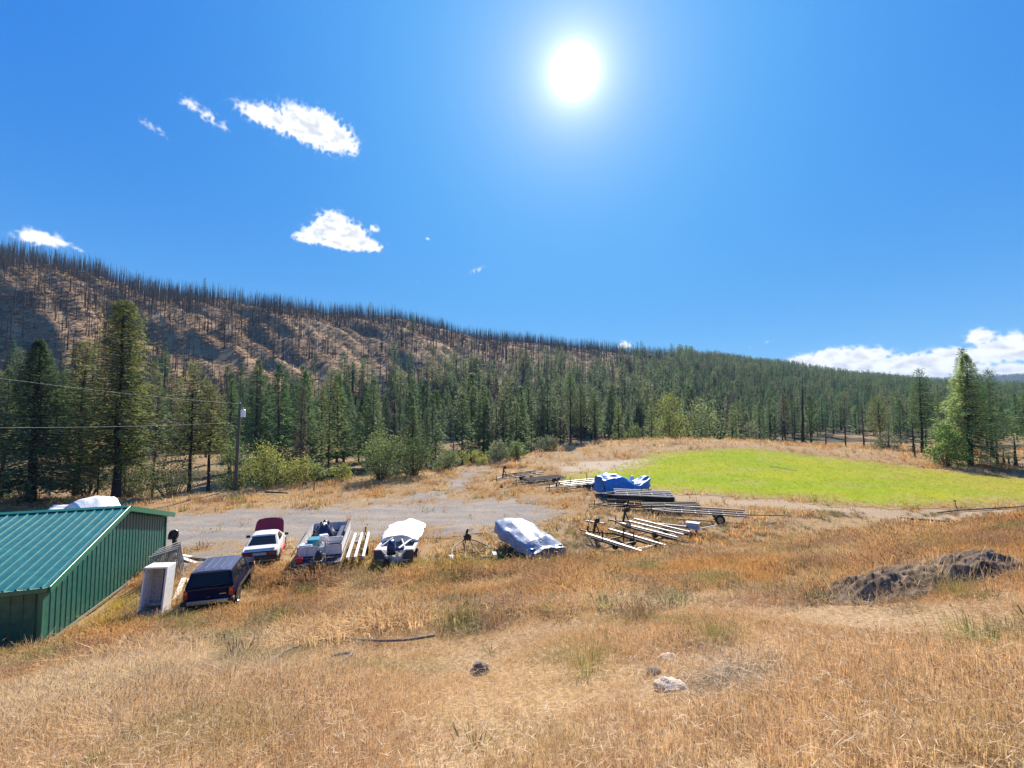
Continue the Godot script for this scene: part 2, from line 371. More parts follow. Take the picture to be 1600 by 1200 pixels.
func sheet(called: String, x0: float, x1: float, z0: float, z1: float, step: float, inside: Callable, colour: Callable, m: Material):
	var nx := int((x1 - x0) / step); var nz := int((z1 - z0) / step)
	var pos := PackedVector3Array(); var col := PackedColorArray(); var idx := PackedInt32Array(); var at := {}
	var depth := PackedFloat32Array(); depth.resize((nx + 1) * (nz + 1))
	for j in nz + 1:
		for i in nx + 1:
			depth[j * (nx + 1) + i] = inside.call(x0 + i * step, z0 + j * step)
	for j in nz:
		for i in nx:
			var corners := [j * (nx + 1) + i, j * (nx + 1) + i + 1, (j + 1) * (nx + 1) + i, (j + 1) * (nx + 1) + i + 1]
			if depth[corners[0]] + depth[corners[1]] + depth[corners[2]] + depth[corners[3]] < 0.0: continue
			for c in corners:
				if not at.has(c):
					at[c] = pos.size()
					var x: float = x0 + (c % (nx + 1)) * step; var z: float = z0 + (c / (nx + 1)) * step
					var k := smoothstep(0.0, 4.6 if called == "green_field" else 2.2, depth[c] + 1.4 * noise.get_noise_2d(x * 0.7, z * 0.7))
					pos.append(on_ground(x, z, 0.02 + 0.03 * k)); col.append(ground_colour(x, z).lerp(colour.call(x, z), k))
			idx.append_array([at[corners[0]], at[corners[1]], at[corners[2]], at[corners[1]], at[corners[3]], at[corners[2]]])
	tag(part(self, called, sheet_mesh(pos, col, idx), m), "", "", "", "structure")

func sheet_mesh(pos: PackedVector3Array, col: PackedColorArray, idx: PackedInt32Array) -> ArrayMesh:
	var normals := PackedVector3Array(); normals.resize(pos.size())
	for k in range(0, idx.size(), 3):
		var n := (pos[idx[k + 2]] - pos[idx[k]]).cross(pos[idx[k + 1]] - pos[idx[k]])
		if n.y < 0:
			n = -n; var keep := idx[k + 1]; idx[k + 1] = idx[k + 2]; idx[k + 2] = keep
		normals[idx[k]] += n; normals[idx[k + 1]] += n; normals[idx[k + 2]] += n
	for k in normals.size(): normals[k] = normals[k].normalized()
	return mesh_of(pos, normals, col, idx)

func mesh_of(pos: PackedVector3Array, normals: PackedVector3Array, col: PackedColorArray, idx := PackedInt32Array()) -> ArrayMesh:
	var a := []; a.resize(Mesh.ARRAY_MAX)
	a[Mesh.ARRAY_VERTEX] = pos; a[Mesh.ARRAY_NORMAL] = normals
	if col.size(): a[Mesh.ARRAY_COLOR] = col
	if idx.size(): a[Mesh.ARRAY_INDEX] = idx
	var m := ArrayMesh.new(); m.add_surface_from_arrays(Mesh.PRIMITIVE_TRIANGLES, a)
	return m

# ---------------------------------------------------------------- trees, shrubs and grass
class Cloud:      # loose triangles with a colour each
	var pos := PackedVector3Array(); var nor := PackedVector3Array(); var col := PackedColorArray()
	func tri(a: Vector3, b: Vector3, c: Vector3, k: Color):
		var n := (c - a).cross(b - a).normalized()
		pos.append(a); pos.append(b); pos.append(c)
		nor.append(n); nor.append(n); nor.append(n)
		col.append(k); col.append(k); col.append(k)
	func leaf(at: Vector3, dir: Vector3, side: Vector3, length: float, width: float, k: Color):
		var tip := at + dir * length; var mid := at + dir * length * 0.45
		tri(at, mid - side * width, tip, k); tri(at, tip, mid + side * width, k)
	func stick(a: Vector3, b: Vector3, ra: float, rb: float, k: Color, sides := 3):
		var dir := (b - a).normalized(); var u := dir.cross(Vector3(0.31, 0.2, 0.93)).normalized(); var v := dir.cross(u)
		for i in sides:
			var p := i * TAU / sides; var q := (i + 1) * TAU / sides
			var e := u * cos(p) + v * sin(p); var f := u * cos(q) + v * sin(q)
			tri(a + e * ra, b + e * rb, b + f * rb, k); tri(a + e * ra, b + f * rb, a + f * ra, k)
	func quad(a: Vector3, b: Vector3, c: Vector3, d: Vector3):
		tri(a, b, c, Color.WHITE); tri(a, c, d, Color.WHITE)
	func box(at: Vector3, size: Vector3, turn := Basis.IDENTITY, bevel := 0.0):      # a box with chamfered edges
		var h := size * 0.5; var b := minf(bevel if bevel > 0.0 else minf(minf(size.x, size.y), size.z) * 0.12, minf(minf(h.x, h.y), h.z) * 0.9)
		var p := func(sx: float, sy: float, sz: float, axis: int) -> Vector3:
			return at + turn * Vector3(sx * (h.x - (0.0 if axis == 0 else b)), sy * (h.y - (0.0 if axis == 1 else b)), sz * (h.z - (0.0 if axis == 2 else b)))
		for s in [-1.0, 1.0]:
			quad(p.call(s, -1, -1, 0), p.call(s, 1, -1, 0), p.call(s, 1, 1, 0), p.call(s, -1, 1, 0))
			quad(p.call(-1, s, -1, 1), p.call(1, s, -1, 1), p.call(1, s, 1, 1), p.call(-1, s, 1, 1))
			quad(p.call(-1, -1, s, 2), p.call(1, -1, s, 2), p.call(1, 1, s, 2), p.call(-1, 1, s, 2))
			for t in [-1.0, 1.0]:
				quad(p.call(s, t, -1, 0), p.call(s, t, 1, 0), p.call(s, t, 1, 1), p.call(s, t, -1, 1))
				quad(p.call(s, -1, t, 0), p.call(s, 1, t, 0), p.call(s, 1, t, 2), p.call(s, -1, t, 2))
				quad(p.call(-1, s, t, 1), p.call(1, s, t, 1), p.call(1, s, t, 2), p.call(-1, s, t, 2))
				for w in [-1.0, 1.0]: tri(p.call(s, t, w, 0), p.call(s, t, w, 1), p.call(s, t, w, 2), Color.WHITE)
	func beam(a: Vector3, b: Vector3, wide: float, high: float):      # a squared bar from a to b
		var z := (b - a).normalized(); var x := z.cross(Vector3.UP)
		x = Vector3.RIGHT if x.length() < 0.05 else x.normalized()
		box((a + b) * 0.5, Vector3(wide, high, a.distance_to(b)), Basis(x, x.cross(z).abs() if absf(z.y) < 0.05 else z.cross(x), z))
	func tube(path: Array, r: float, sides := 6):
		for i in path.size() - 1: stick(path[i], path[i + 1], r, r, Color.WHITE, sides)
	func disc_stack(at: Vector3, axis: Vector3, profile: Array, sides := 20):      # turned shape: [distance along axis, radius] pairs
		var u := axis.cross(Vector3(0.31, 0.9, 0.2)).normalized(); var v := axis.cross(u)
		for i in profile.size() - 1:
			for k in sides:
				var e: Vector3 = u * cos(k * TAU / sides) + v * sin(k * TAU / sides); var f: Vector3 = u * cos((k + 1) * TAU / sides) + v * sin((k + 1) * TAU / sides)
				var a: Vector3 = at + axis * profile[i][0]; var b: Vector3 = at + axis * profile[i + 1][0]
				quad(a + e * profile[i][1], b + e * profile[i + 1][1], b + f * profile[i + 1][1], a + f * profile[i][1])
	func loft(rings: Array, caps := true):      # rings: arrays of points, each closed
		for i in rings.size() - 1:
			var n: int = rings[i].size()
			for k in n: quad(rings[i][k], rings[i + 1][k], rings[i + 1][(k + 1) % n], rings[i][(k + 1) % n])
		if caps:
			for e in [rings[0], rings[-1]]:
				var m := Vector3.ZERO
				for q in e: m += q / e.size()
				for k in e.size(): tri(m, e[k], e[(k + 1) % e.size()], Color.WHITE)
	func smooth() -> ArrayMesh:      # the same, with rounded shading
		var sum := {}
		for i in pos.size():
			var key := (pos[i] * 500.0).round(); sum[key] = sum.get(key, Vector3.ZERO) + nor[i]
		for i in pos.size():
			var n: Vector3 = sum[(pos[i] * 500.0).round()]
			if n.length() > 1e-4: nor[i] = n.normalized()
		return mesh()
	func mesh() -> ArrayMesh:
		var a := []; a.resize(Mesh.ARRAY_MAX); a[Mesh.ARRAY_VERTEX] = pos; a[Mesh.ARRAY_NORMAL] = nor; a[Mesh.ARRAY_COLOR] = col
		var m := ArrayMesh.new(); m.add_surface_from_arrays(Mesh.PRIMITIVE_TRIANGLES, a)
		return m

func shade(c: Color, k: float) -> Color:
	return Color(c.r * k, c.g * k, c.b * k)

# style: 0 fir (cone, drooping), 1 pine (rounder, clumps, bare below), 2 spire
func crown(s: int, H: float, R: float, base: float, branches: int, sprays: int, size: float, style: int, green: Color, into: Cloud = null) -> Cloud:
	var r := RandomNumberGenerator.new(); r.seed = s
	var c := into if into else Cloud.new()
	var lopsided := r.randf() * TAU
	for i in branches:
		var f := base + (1.0 - base) * (i + r.randf()) / branches
		var g := (f - base) / (1.0 - base)
		var w := pow(1.0 - g, 0.95) * smoothstep(-0.12, 0.16, g)
		if style == 1: w = pow(maxf(0.0, sin(PI * (0.2 + 0.8 * g))), 0.7) * (1.0 - 0.25 * g) * 0.85
		if style == 2: w = (1.0 - g) * 0.9 + 0.06
		if style == 3: w = pow(1.0 - g, 0.5) * smoothstep(-0.2, 0.2, g) * r.randf_range(0.6, 1.1)
		var az := i * 2.39996 + r.randf_range(-0.5, 0.5)
		var L := R * w * r.randf_range(0.55, 1.12) * (1.0 + 0.18 * cos(az - lopsided)) + 0.12
		var dir := Vector3(cos(az), 0, sin(az)); var side := Vector3(-dir.z, 0, dir.x)
		var rise := lerpf(-0.32, 0.35, g) if style != 1 else r.randf_range(-0.15, 0.3)
		var tone := r.randf_range(0.68, 1.25); var warm := r.randf_range(-0.02, 0.02)
		var origin := Vector3(0, f * H, 0)
		if size > 0.3 and L > 1.0: c.stick(origin, origin + dir * L * 0.8 + Vector3(0, rise * L * 0.6, 0), 0.045, 0.012, Color(0.055, 0.045, 0.035))
		for j in sprays:
			var k := sqrt(r.randf_range(0.03, 1.0)) if style != 1 else 1.0 - 0.75 * pow(r.randf(), 1.6)
			var p := origin + dir * L * k + Vector3(0, rise * L * k * k, 0)
			p += side * r.randf_range(-1, 1) * L * 0.30 * (1.15 - k) + Vector3(0, r.randf_range(-0.5, 0.5) * size, 0)
			if style == 1: p += Vector3(r.randf_range(-1, 1), r.randf_range(-1, 1), r.randf_range(-1, 1)) * size * 0.7
			var out := (dir * 0.8 + side * r.randf_range(-1.0, 1.0) + Vector3(0, r.randf_range(-0.55, 0.3) if style != 1 else r.randf_range(-0.3, 0.8), 0)).normalized()
			var across := out.cross(Vector3(r.randf_range(-0.5, 0.5), 1, r.randf_range(-0.5, 0.5))).normalized()
			var v := tone * r.randf_range(0.75, 1.25)
			var fit := size * (1.0 - 0.45 * g)
			c.leaf(p, out, across, fit * r.randf_range(0.7, 1.35), fit * 0.2, Color((green.r + warm * 0.5) * v, green.g * v, green.b * v))
	for j in 6:
		c.leaf(Vector3(0, H * (0.955 + 0.008 * j), 0), Vector3(cos(j * 2.4), 1.1, sin(j * 2.4)).normalized(), Vector3(-sin(j * 2.4), 0, cos(j * 2.4)), size * 0.8, size * 0.16, green)
	return c

func trunk_mesh(s: int, H: float, r0: float, lean_by := 0.0, stubs := 0, stub := 0.6) -> ArrayMesh:
	var r := RandomNumberGenerator.new(); r.seed = s
	var c := Cloud.new(); var p := Vector3(0, -0.5, 0); var rp := r0 * 1.25; var a := r.randf() * TAU
	var bend := Vector3(cos(a), 0, sin(a)) * lean_by * H
	for i in 6:
		var k := (i + 1) / 6.0
		var q := Vector3(0, k * H, 0) + bend * k * k + Vector3(r.randf_range(-1, 1), 0, r.randf_range(-1, 1)) * r0 * 0.35
		var rq := maxf(r0 * (1.0 - k * 0.93), 0.015)
		c.stick(p, q, rp, rq, Color.WHITE, 7); p = q; rp = rq
	for i in stubs:
		var f := 0.12 + 0.86 * (i + r.randf()) / stubs; var b := r.randf() * TAU
		var o := Vector3(0, f * H, 0) + bend * f * f; var L := stub * r.randf_range(0.3, 1.1) * (1.25 - f)
		c.stick(o, o + Vector3(cos(b) * L, r.randf_range(-0.35, 0.15) * L, sin(b) * L), 0.035 * (1.3 - f) + 0.008, 0.008, Color.WHITE)
	return c.mesh()

func bush(s: int, W: float, H: float, clumps: int, leaves: int, size: float, green: Color, stems: Cloud) -> Cloud:
	var r := RandomNumberGenerator.new(); r.seed = s
	var c := Cloud.new()
	for i in clumps:
		var a := r.randf() * TAU; var k := sqrt(r.randf()); var y := r.randf_range(0.12, 1.0)
		var wide := W * 0.5 * k * sqrt(maxf(0.05, 1.0 - pow(absf(y - 0.45) / 0.62, 2.2)))
		var o := Vector3(cos(a) * wide, y * H * (1.0 - 0.25 * k * k * r.randf()), sin(a) * wide)
		stems.stick(Vector3(o.x * 0.15, -0.1, o.z * 0.15), o, 0.03, 0.008, Color(0.10, 0.085, 0.06))
		var rad := minf(W, H) * r.randf_range(0.09, 0.17); var tone := r.randf_range(0.7, 1.3)
		for j in leaves:
			var p := o + Vector3(r.randfn(), r.randfn() * 0.9, r.randfn()) * rad
			p.y = maxf(p.y, 0.05)
			var dir := Vector3(r.randf_range(-1, 1), r.randf_range(-0.6, 1.0), r.randf_range(-1, 1)).normalized()
			var v := tone * r.randf_range(0.75, 1.25)
			c.leaf(p, dir, dir.cross(Vector3(r.randf_range(-1, 1), r.randf_range(-1, 1), r.randf_range(-1, 1))).normalized(), size * r.randf_range(0.7, 1.3), size * 0.3, Color(green.r * v * r.randf_range(0.9, 1.15), green.g * v, green.b * v))
	return c

func tree(called: String, label: String, at: Vector3, s: int, H: float, R: float, base: float, branches: int, sprays: int, size: float, style: int, green: Color, trunk: float, m: Material, group := "") -> Node3D:
	var o := thing(called, label, "tree", at, 0.0, group)
	part(o, "trunk", trunk_mesh(s, H * 0.97, trunk, 0.01, 16 if base > 0.2 else 8, R * 0.5), m)
	part(o, "crown", crown(s, H, R, base, branches, sprays, size, style, green).mesh(), mats.needles)
	return o

func again(o: Node3D, at: Vector3, turn: float, size: Vector3, label := "", group := "") -> Node3D:
	var c: Node3D = o.duplicate(); c.name = numbered(str(o.name).rstrip("0123456789").rstrip("_")); add_child(c)
	c.position = at; c.rotation.y = turn; c.scale = size
	if label: c.set_meta("label", label)
	if group: c.set_meta("group", group)
	return c

func shrub(label: String, x: float, z: float, s: int, W: float, H: float, clumps: int, leaves: int, size: float, green: Color, called := "shrub") -> Node3D:
	var o := thing(called, label, "shrub", on_ground(x, z))
	var stems := Cloud.new(); var f := bush(s, W, H, clumps, leaves, size, green, stems)
	part(o, "foliage", f.mesh(), mats.leaves); part(o, "stems", stems.mesh(), mats.wood)
	return o

func build_vegetation():
	var fir := Color(0.115, 0.195, 0.070); var dark := Color(0.105, 0.16, 0.068); var olive := Color(0.225, 0.25, 0.085); var lit := Color(0.23, 0.31, 0.085); var dull := Color(0.25, 0.215, 0.15)
	# near trees: label, x, z, height of the top above the yard, crown radius, bare share, branches, sprays, spray size, style, colour, trunk radius, bark
	var B: Material = mats.bark; var C: Material = mats.charred; var D: Material = mats.dead_bark
	var big := [
		["tall broad olive-green fir rising highest behind the green shed", -37.0, -43.0, 18.2, 4.9, 0.18, 420, 28, 0.5, 3, olive, 0.34, C],
		["dark dense fir with wide drooping lower boughs at the far left of the photo", -41.8, -40.0, 14.0, 5.8, 0.10, 380, 28, 0.5, 0, dark, 0.36, C],
		["olive fir crowded between the dark left fir and the tallest fir", -43.5, -46.0, 14.8, 4.3, 0.12, 270, 24, 0.5, 3, olive, 0.3, B],
		["slim fir whose crown touches the back of the tallest olive fir", -41.0, -48.5, 15.6, 3.0, 0.15, 190, 20, 0.5, 0, fir, 0.26, B],
		["thin greyish half-bare conifer just right of the tallest fir", -40.6, -52.0, 12.4, 2.2, 0.22, 120, 13, 0.42, 0, dull, 0.18, D],
		["twin-coloured olive pine with bare lower trunk left of the power pole", -33.0, -47.0, 12.8, 3.6, 0.34, 170, 20, 0.42, 1, olive, 0.2, C],
		["shorter pine leaning on the olive pine left of the power pole", -31.7, -48.0, 10.6, 2.1, 0.38, 120, 18, 0.42, 1, olive, 0.19, C],
		["dark green pyramid fir directly right of the power pole", -42.5, -76.0, 16.2, 5.2, 0.08, 230, 22, 0.6, 0, fir, 0.3, B],
		["green fir behind and just left of the power pole", -50.5, -82.0, 14.6, 3.2, 0.1, 170, 18, 0.6, 0, fir, 0.26, B],
		["grey-brown dead spruce with drooping twigs beside the dry bank", -28.6, -62.0, 11.3, 1.9, 0.14, 170, 14, 0.42, 2, Color(0.13, 0.105, 0.085), 0.24, D],
		["sparse pine on a thin black trunk right of the dead grey spruce", -25.2, -63.0, 13.6, 2.6, 0.38, 110, 15, 0.45, 1, olive, 0.16, C],
		["tall green fir standing behind the dead grey spruce", -43.8, -95.0, 17.2, 3.6, 0.1, 180, 18, 0.65, 0, fir, 0.3, B],
		["narrow dark fir behind the big willow clump at the bank", -13.4, -72.0, 8.2, 1.9, 0.05, 150, 16, 0.5, 2, dark, 0.16, B],
		["tall narrow pine with twin dark trunks left of the green field", 11.6, -90.0, 15.2, 2.5, 0.34, 150, 18, 0.5, 1, fir, 0.24, C],
		["second trunk of the pine pair left of the green field, shorter top", 13.9, -92.0, 13.2, 2.1, 0.36, 110, 16, 0.5, 1, dark, 0.2, C],
		["thin pine with scorched trunk next to the pine pair by the field", 16.6, -92.0, 11.9, 2.1, 0.36, 100, 16, 0.5, 1, fir, 0.2, C],
		["light green conifer behind the top edge of the dry field rim", 23.3, -100.0, 10.8, 2.0, 0.12, 130, 15, 0.5, 0, lit, 0.18, B],
		["bright sunlit conifer left of the yellowing broad tree", 32.4, -106.0, 10.4, 2.0, 0.08, 130, 15, 0.52, 0, lit, 0.18, B],
		["sunlit conifer right of the pale rounded trees on the far rim", 54.0, -112.0, 9.0, 2.2, 0.1, 120, 14, 0.55, 0, lit, 0.2, B],
		["short sunlit conifer nearest the tall black snag on the far rim", 59.8, -110.0, 9.4, 2.3, 0.12, 120, 14, 0.55, 0, fir, 0.2, B],
		["loose light pine among the burnt trunks right of the black snag", 70.8, -88.0, 10.6, 2.5, 0.3, 120, 15, 0.5, 1, olive, 0.2, C],
		["dark pine left of the big light-green tree at the field's end", 68.1, -76.0, 14.6, 2.7, 0.28, 170, 18, 0.48, 1, fir, 0.24, C],
		["big light-green tree with the broad crown at the field's right end", 60.0, -60.0, 15.2, 5.8, 0.08, 400, 30, 0.46, 0, Color(0.40, 0.50, 0.17), 0.28, C],
		["blue-green spire fir poking out above the big light-green tree", 62.6, -63.0, 16.4, 3.7, 0.15, 200, 20, 0.46, 2, Color(0.16, 0.24, 0.12), 0.26, C],
		["dark pine tucked behind the right side of the big light-green tree", 71.3, -68.0, 13.9, 2.7, 0.24, 170, 18, 0.46, 1, fir, 0.26, C],
		["green pine cut by the right edge of the photo", 88.5, -78.0, 11.4, 3.2, 0.25, 150, 18, 0.5, 1, fir, 0.25, C],
		["small pine between the dark pine and the right edge of the photo", 82.0, -79.0, 8.4, 2.2, 0.3, 100, 14, 0.5, 1, olive, 0.2, C],
		["dark fir at the photo's left margin behind the dark wide fir", -62.0, -56.0, 13.0, 3.6, 0.1, 190, 18, 0.55, 0, dark, 0.28, B],
	]
	for i in big.size():
		var b: Array = big[i]
		var g := ground_y(b[1], b[2])
		tree("conifer" if b[9] != 1 else "pine_tree", b[0], Vector3(b[1], g, b[2]), 100 + i, b[3] - g, b[4], b[5], b[6], b[7], b[8], b[9], b[10], b[11], b[12])
	# broad-leaved trees and shrubs: label, x, z, top above the yard, width, clumps, leaves, leaf size, colour
	var broad := [
		["round pale tree with a yellow right side on the far field rim", 37.2, -108.0, 10.8, 6.6, 60, 46, 0.4, Color(0.30, 0.34, 0.08)],
		["wide silvery-green round tree on the far field rim", 46.5, -112.0, 9.8, 8.4, 70, 46, 0.42, Color(0.26, 0.33, 0.13)],
	]
	for i in broad.size():
		var b: Array = broad[i]
		var p := on_ground(b[1], b[2])
		var o := thing("broadleaf_tree", b[0], "tree", p)
		var stems := Cloud.new(); var f := bush(300 + i, b[4], b[3] - p.y, b[5], b[6], b[7], b[8], stems)
		part(o, "crown", f.mesh(), mats.leaves); part(o, "trunk", trunk_mesh(310 + i, (b[3] - p.y) * 0.8, 0.25, 0.02, 6, 1.2), mats.bark); part(o, "limbs", stems.mesh(), mats.wood)
	var willow := Color(0.20, 0.265, 0.085); var grey_green := Color(0.20, 0.235, 0.12); var yellowish := Color(0.33, 0.36, 0.08); var deep := Color(0.11, 0.15, 0.06)
	var shrubs := [
		["large round willow clump at the bank, biggest of the shrubs", -15.0, -52.5, 4.9, 5.0, 80, 46, 0.22, willow],
		["darker upright willow joined to the right of the big willow clump", -11.6, -54.5, 4.2, 3.9, 60, 42, 0.22, Color(0.10, 0.155, 0.05)],
		["yellow-green shrub wrapped round the foot of the power pole", -25.4, -47.5, 4.2, 3.6, 55, 40, 0.2, yellowish],
		["grey-green shrub left of the power pole below the olive pine", -29.4, -48.5, 4.4, 3.4, 50, 40, 0.2, willow],
		["dark leafy shrub right of the tallest fir's black trunk", -34.4, -46.5, 4.0, 4.0, 55, 40, 0.2, deep],
		["low yellow-green shrub right of the power pole's shrub", -22.6, -49.5, 2.6, 3.8, 40, 36, 0.2, yellowish],
		["small grey shrub left of the tallest fir's trunk", -37.8, -45.0, 2.8, 3.0, 40, 34, 0.18, grey_green],
		["low bright weed shrub at the foot of the dry bank by the willow", -19.3, -52.0, 1.6, 2.8, 30, 30, 0.18, yellowish],
		["grey-green willow right of the fallen white pipe and stump posts", -2.0, -66.0, 3.2, 3.4, 45, 34, 0.22, grey_green],
		["second grey-green willow right beside the far trailers' end of the bank", 0.6, -68.0, 2.9, 2.9, 40, 34, 0.22, willow],
		["silvery bush at the dry rim below the pine pair", 5.8, -76.0, 3.4, 3.8, 45, 34, 0.24, grey_green],
		["low yellow thicket between the big willow and the grey-green willows", -5.2, -64.5, 2.0, 5.0, 45, 34, 0.2, yellowish],
		["grey leafless-looking shrub between the two left firs", -41.0, -44.5, 3.4, 3.2, 45, 32, 0.18, grey_green],
		["dull shrub below the dark wide fir at the far left", -46.0, -43.5, 2.6, 3.8, 45, 32, 0.18, deep],
		["mid-green shrub right of the darker upright willow", -8.6, -60.0, 2.4, 3.2, 40, 34, 0.2, willow],
		["light weedy shrub beside the leaning white pipe", -21.2, -50.5, 1.8, 2.0, 26, 30, 0.18, willow],
		["pale shrub under the sunlit conifers on the far rim", 56.5, -108.0, 4.6, 3.8, 40, 32, 0.32, grey_green],
		["small willow on the far dry rim by the light conifer", 26.5, -99.0, 4.4, 3.8, 40, 32, 0.3, willow],
		["low grey brush among the burnt trunks behind the field", 66.0, -81.0, 3.6, 4.6, 40, 30, 0.28, grey_green],
		["small bright green bushy tree at the left foot of the big light-green tree", 54.9, -58.0, 5.8, 3.5, 60, 44, 0.24, Color(0.10, 0.20, 0.035)],
		["dark brush below the dead grey spruce", -29.5, -58.0, 0.6, 4.2, 45, 32, 0.2, deep],
		["olive brush on the bank behind the green shed", -40.0, -49.5, 2.4, 4.4, 45, 32, 0.2, olive],
	]
	for i in shrubs.size():
		var b: Array = shrubs[i]
		shrub(b[0], b[1], b[2], 400 + i, b[4], b[3] - ground_y(b[1], b[2]) + 0.2, b[5], b[6], b[7], b[8])
	burnt_trees()
	forest()
	grass()

func snag(called: String, label: String, x: float, z: float, s: int, top: float, r: float, stubs: int, stub: float, lean_by: float, m: Material, group := "") -> Node3D:
	var g := ground_y(x, z)
	var o := thing(called, label, "tree", Vector3(x, g, z), s * 1.7, group)
	part(o, "trunk", trunk_mesh(s, top - g, r, lean_by, stubs, stub), m)
	return o

func burnt_trees():
	var near := [
		["tall black burnt snag with a jagged top on the far field rim", 58.5, -92.0, 14.6, 0.34, 60, 1.6, 0.03],
		["thin burnt trunk just left of the tall black snag", 55.6, -90.0, 8.2, 0.14, 30, 0.9, 0.01],
		["slender grey burnt tree first right of the tall black snag", 60.4, -88.0, 6.6, 0.13, 70, 1.2, 0.02],
		["burnt twiggy tree second right of the tall black snag", 62.0, -85.0, 8.2, 0.13, 80, 1.3, -0.02],
		["taller burnt twiggy tree midway between black snag and dark pine", 63.8, -83.0, 9.3, 0.14, 80, 1.3, 0.02],
		["short burnt trunk below the loose light pine", 65.4, -79.5, 5.9, 0.13, 40, 1.0, 0.03],
		["burnt trunk just left of the dark pine at the field's end", 64.9, -74.0, 7.2, 0.15, 70, 1.2, -0.03],
		["stubby black trunk left of the small bright bushy tree", 58.9, -67.0, 3.6, 0.14, 8, 0.4, 0.04],
		["black pole-like snag behind the low yellow thicket", -8.0, -62.5, 6.4, 0.14, 24, 0.8, 0.02],
		["short black stump post behind the yellow thicket", -5.7, -64.0, 2.4, 0.18, 3, 0.2, 0.0],
		["small black stump at the end of the dirt road", -2.6, -64.5, 0.6, 0.16, 2, 0.2, 0.0],
		["crooked thin dead stem leaning over the dry bank right of the dead spruce", -26.3, -61.5, 3.6, 0.12, 10, 0.9, 0.22],
		["black snag beside the sparse pine's trunk", -24.6, -48.0, 1.6, 0.15, 3, 0.3, 0.02],
		["bare grey stem between the two left firs", -39.6, -44.0, 6.5, 0.07, 30, 0.7, 0.03],
		["grey twiggy dead tree in front of the narrow dark fir", -18.0, -70.0, 7.5, 0.13, 90, 1.2, 0.02],
		["burnt grey tree left of the twin-trunk pine", 3.5, -84.0, 9.0, 0.14, 90, 1.3, 0.01],
		["burnt grey tree behind the silvery bush", 8.2, -86.0, 8.2, 0.13, 80, 1.2, -0.02],
		["thin burnt stem at the dry rim right of the light conifer", 28.0, -98.0, 7.0, 0.12, 60, 1.0, 0.02],
		["blackened trunk behind the right side of the big light-green tree", 64.0, -60.5, 6.5, 0.17, 16, 0.8, 0.03],
		["black trunk closest to the charred fence stumps", 65.8, -60.0, 5.5, 0.2, 12, 0.8, -0.02],
	]
	for i in near.size():
		var b: Array = near[i]
		snag("burnt_tree", b[0], b[1], b[2], 500 + i, b[3], b[4], b[5], b[6], b[7], mats.charred if i % 3 < 2 else mats.dead_bark)
	# charred stumps left of the photo's right edge
	var posts := [["upright charred stump, left of the tall pair by the right edge", 67.0, -62.5, 1.7, 0.16, 0.0], ["charred stump leaning away from its neighbour by the right edge", 69.6, -63.5, 2.6, 0.12, 0.12], ["thin charred post farthest right near the photo's edge", 74.5, -66.5, 2.5, 0.11, 0.0], ["short charred stump between the two taller ones", 68.0, -62.8, 1.0, 0.14, 0.0]]
	for i in posts.size():
		var b: Array = posts[i]
		var o := thing("charred_stump", b[0], "stump", on_ground(b[1], b[2]), i * 1.0)
		part(o, "trunk", trunk_mesh(540 + i, b[3] + 0.6, b[4], b[5], 0), mats.charred)
	# the burnt hillside
	var r := RandomNumberGenerator.new(); r.seed = 77
	var places := []
	while places.size() < 21000:
		var t := r.randf_range(-1.5, 0.85)
		var u := pow(r.randf(), 0.75) * 1.18 - 0.03
		var d := lerpf(along(HILL, t, 3), along(HILL, t, 2), u)
		if r.randf() > d / 760.0: continue
		var x := t * d; var z := -d
		var cover := 0.5 + 0.9 * smoothstep(0.35, 0.85, u) + 0.8 * smoothstep(-0.5, 0.3, t)
		cover *= 0.65 + 0.9 * noise.get_noise_2d(x * 0.012, z * 0.012) + 0.5 * noise.get_noise_2d(x * 0.05, z * 0.05)
		if t > 0.35: cover *= smoothstep(0.85, 0.4, t + noise.get_noise_2d(x * 0.01, z * 0.01) * 0.15)
		if r.randf() > cover: continue
		places.append([d, x, z, r.randf_range(8.0, 17.5) * (0.8 if r.randf() < 0.3 else 1.0), r.randf() * TAU, r.randf_range(0.7, 1.25)])
	places.sort_custom(func(a, b): return a[0] / a[3] < b[0] / b[3])
	var kinds := []
	for k in 5: kinds.append(trunk_mesh(560 + k, 12.0, 0.17, r.randf_range(-0.03, 0.03), [10, 22, 30, 16, 40][k], [1.0, 1.2, 1.5, 0.8, 1.3][k]))
	var protos := []
	for k in 5:
		var o := thing("burnt_tree", "", "tree", Vector3.ZERO, 0.0, "burnt trees standing on the hillside"); part(o, "trunk", kinds[k], mats.charred); protos.append(o)
	var far := [[], [], [], [], []]
	for i in places.size():
		var p: Array = places[i]
		var at := on_ground(p[1], p[2], -0.4); var s: float = p[3] / 12.0; var size := Vector3(s * p[5], s, s * p[5])
		if i < 280:
			var u := hill_share(p[1], p[2])
			var what: String = ("tall " if p[3] > 14.5 else "short " if p[3] < 10.0 else "") + ["bare", "stubby-branched", "twiggy", "clean-stemmed", "bushy-twigged"][i % 5] + " burnt tree " + ("low on" if u < 0.2 else "partway up" if u < 0.5 else "high on") + " the hill above " + landmark(p[1] / p[0])
			if i < 5:
				protos[i].position = at; protos[i].rotation.y = p[4]; protos[i].scale = size; protos[i].set_meta("label", what)
			else: again(protos[i % 5], at, p[4], size, what)
		else: far[i % 5].append(Transform3D(Basis(Vector3.UP, p[4]).scaled_local(size), at))
	for k in 5: copies("burnt_forest", kinds[k], mats.charred, far[k], [])
	# fallen logs and scorched brush on the slope
	var c := Cloud.new(); c.stick(Vector3(-3.5, 0.1, 0), Vector3(3.5, 0.25, 0), 0.16, 0.08, Color.WHITE, 4)
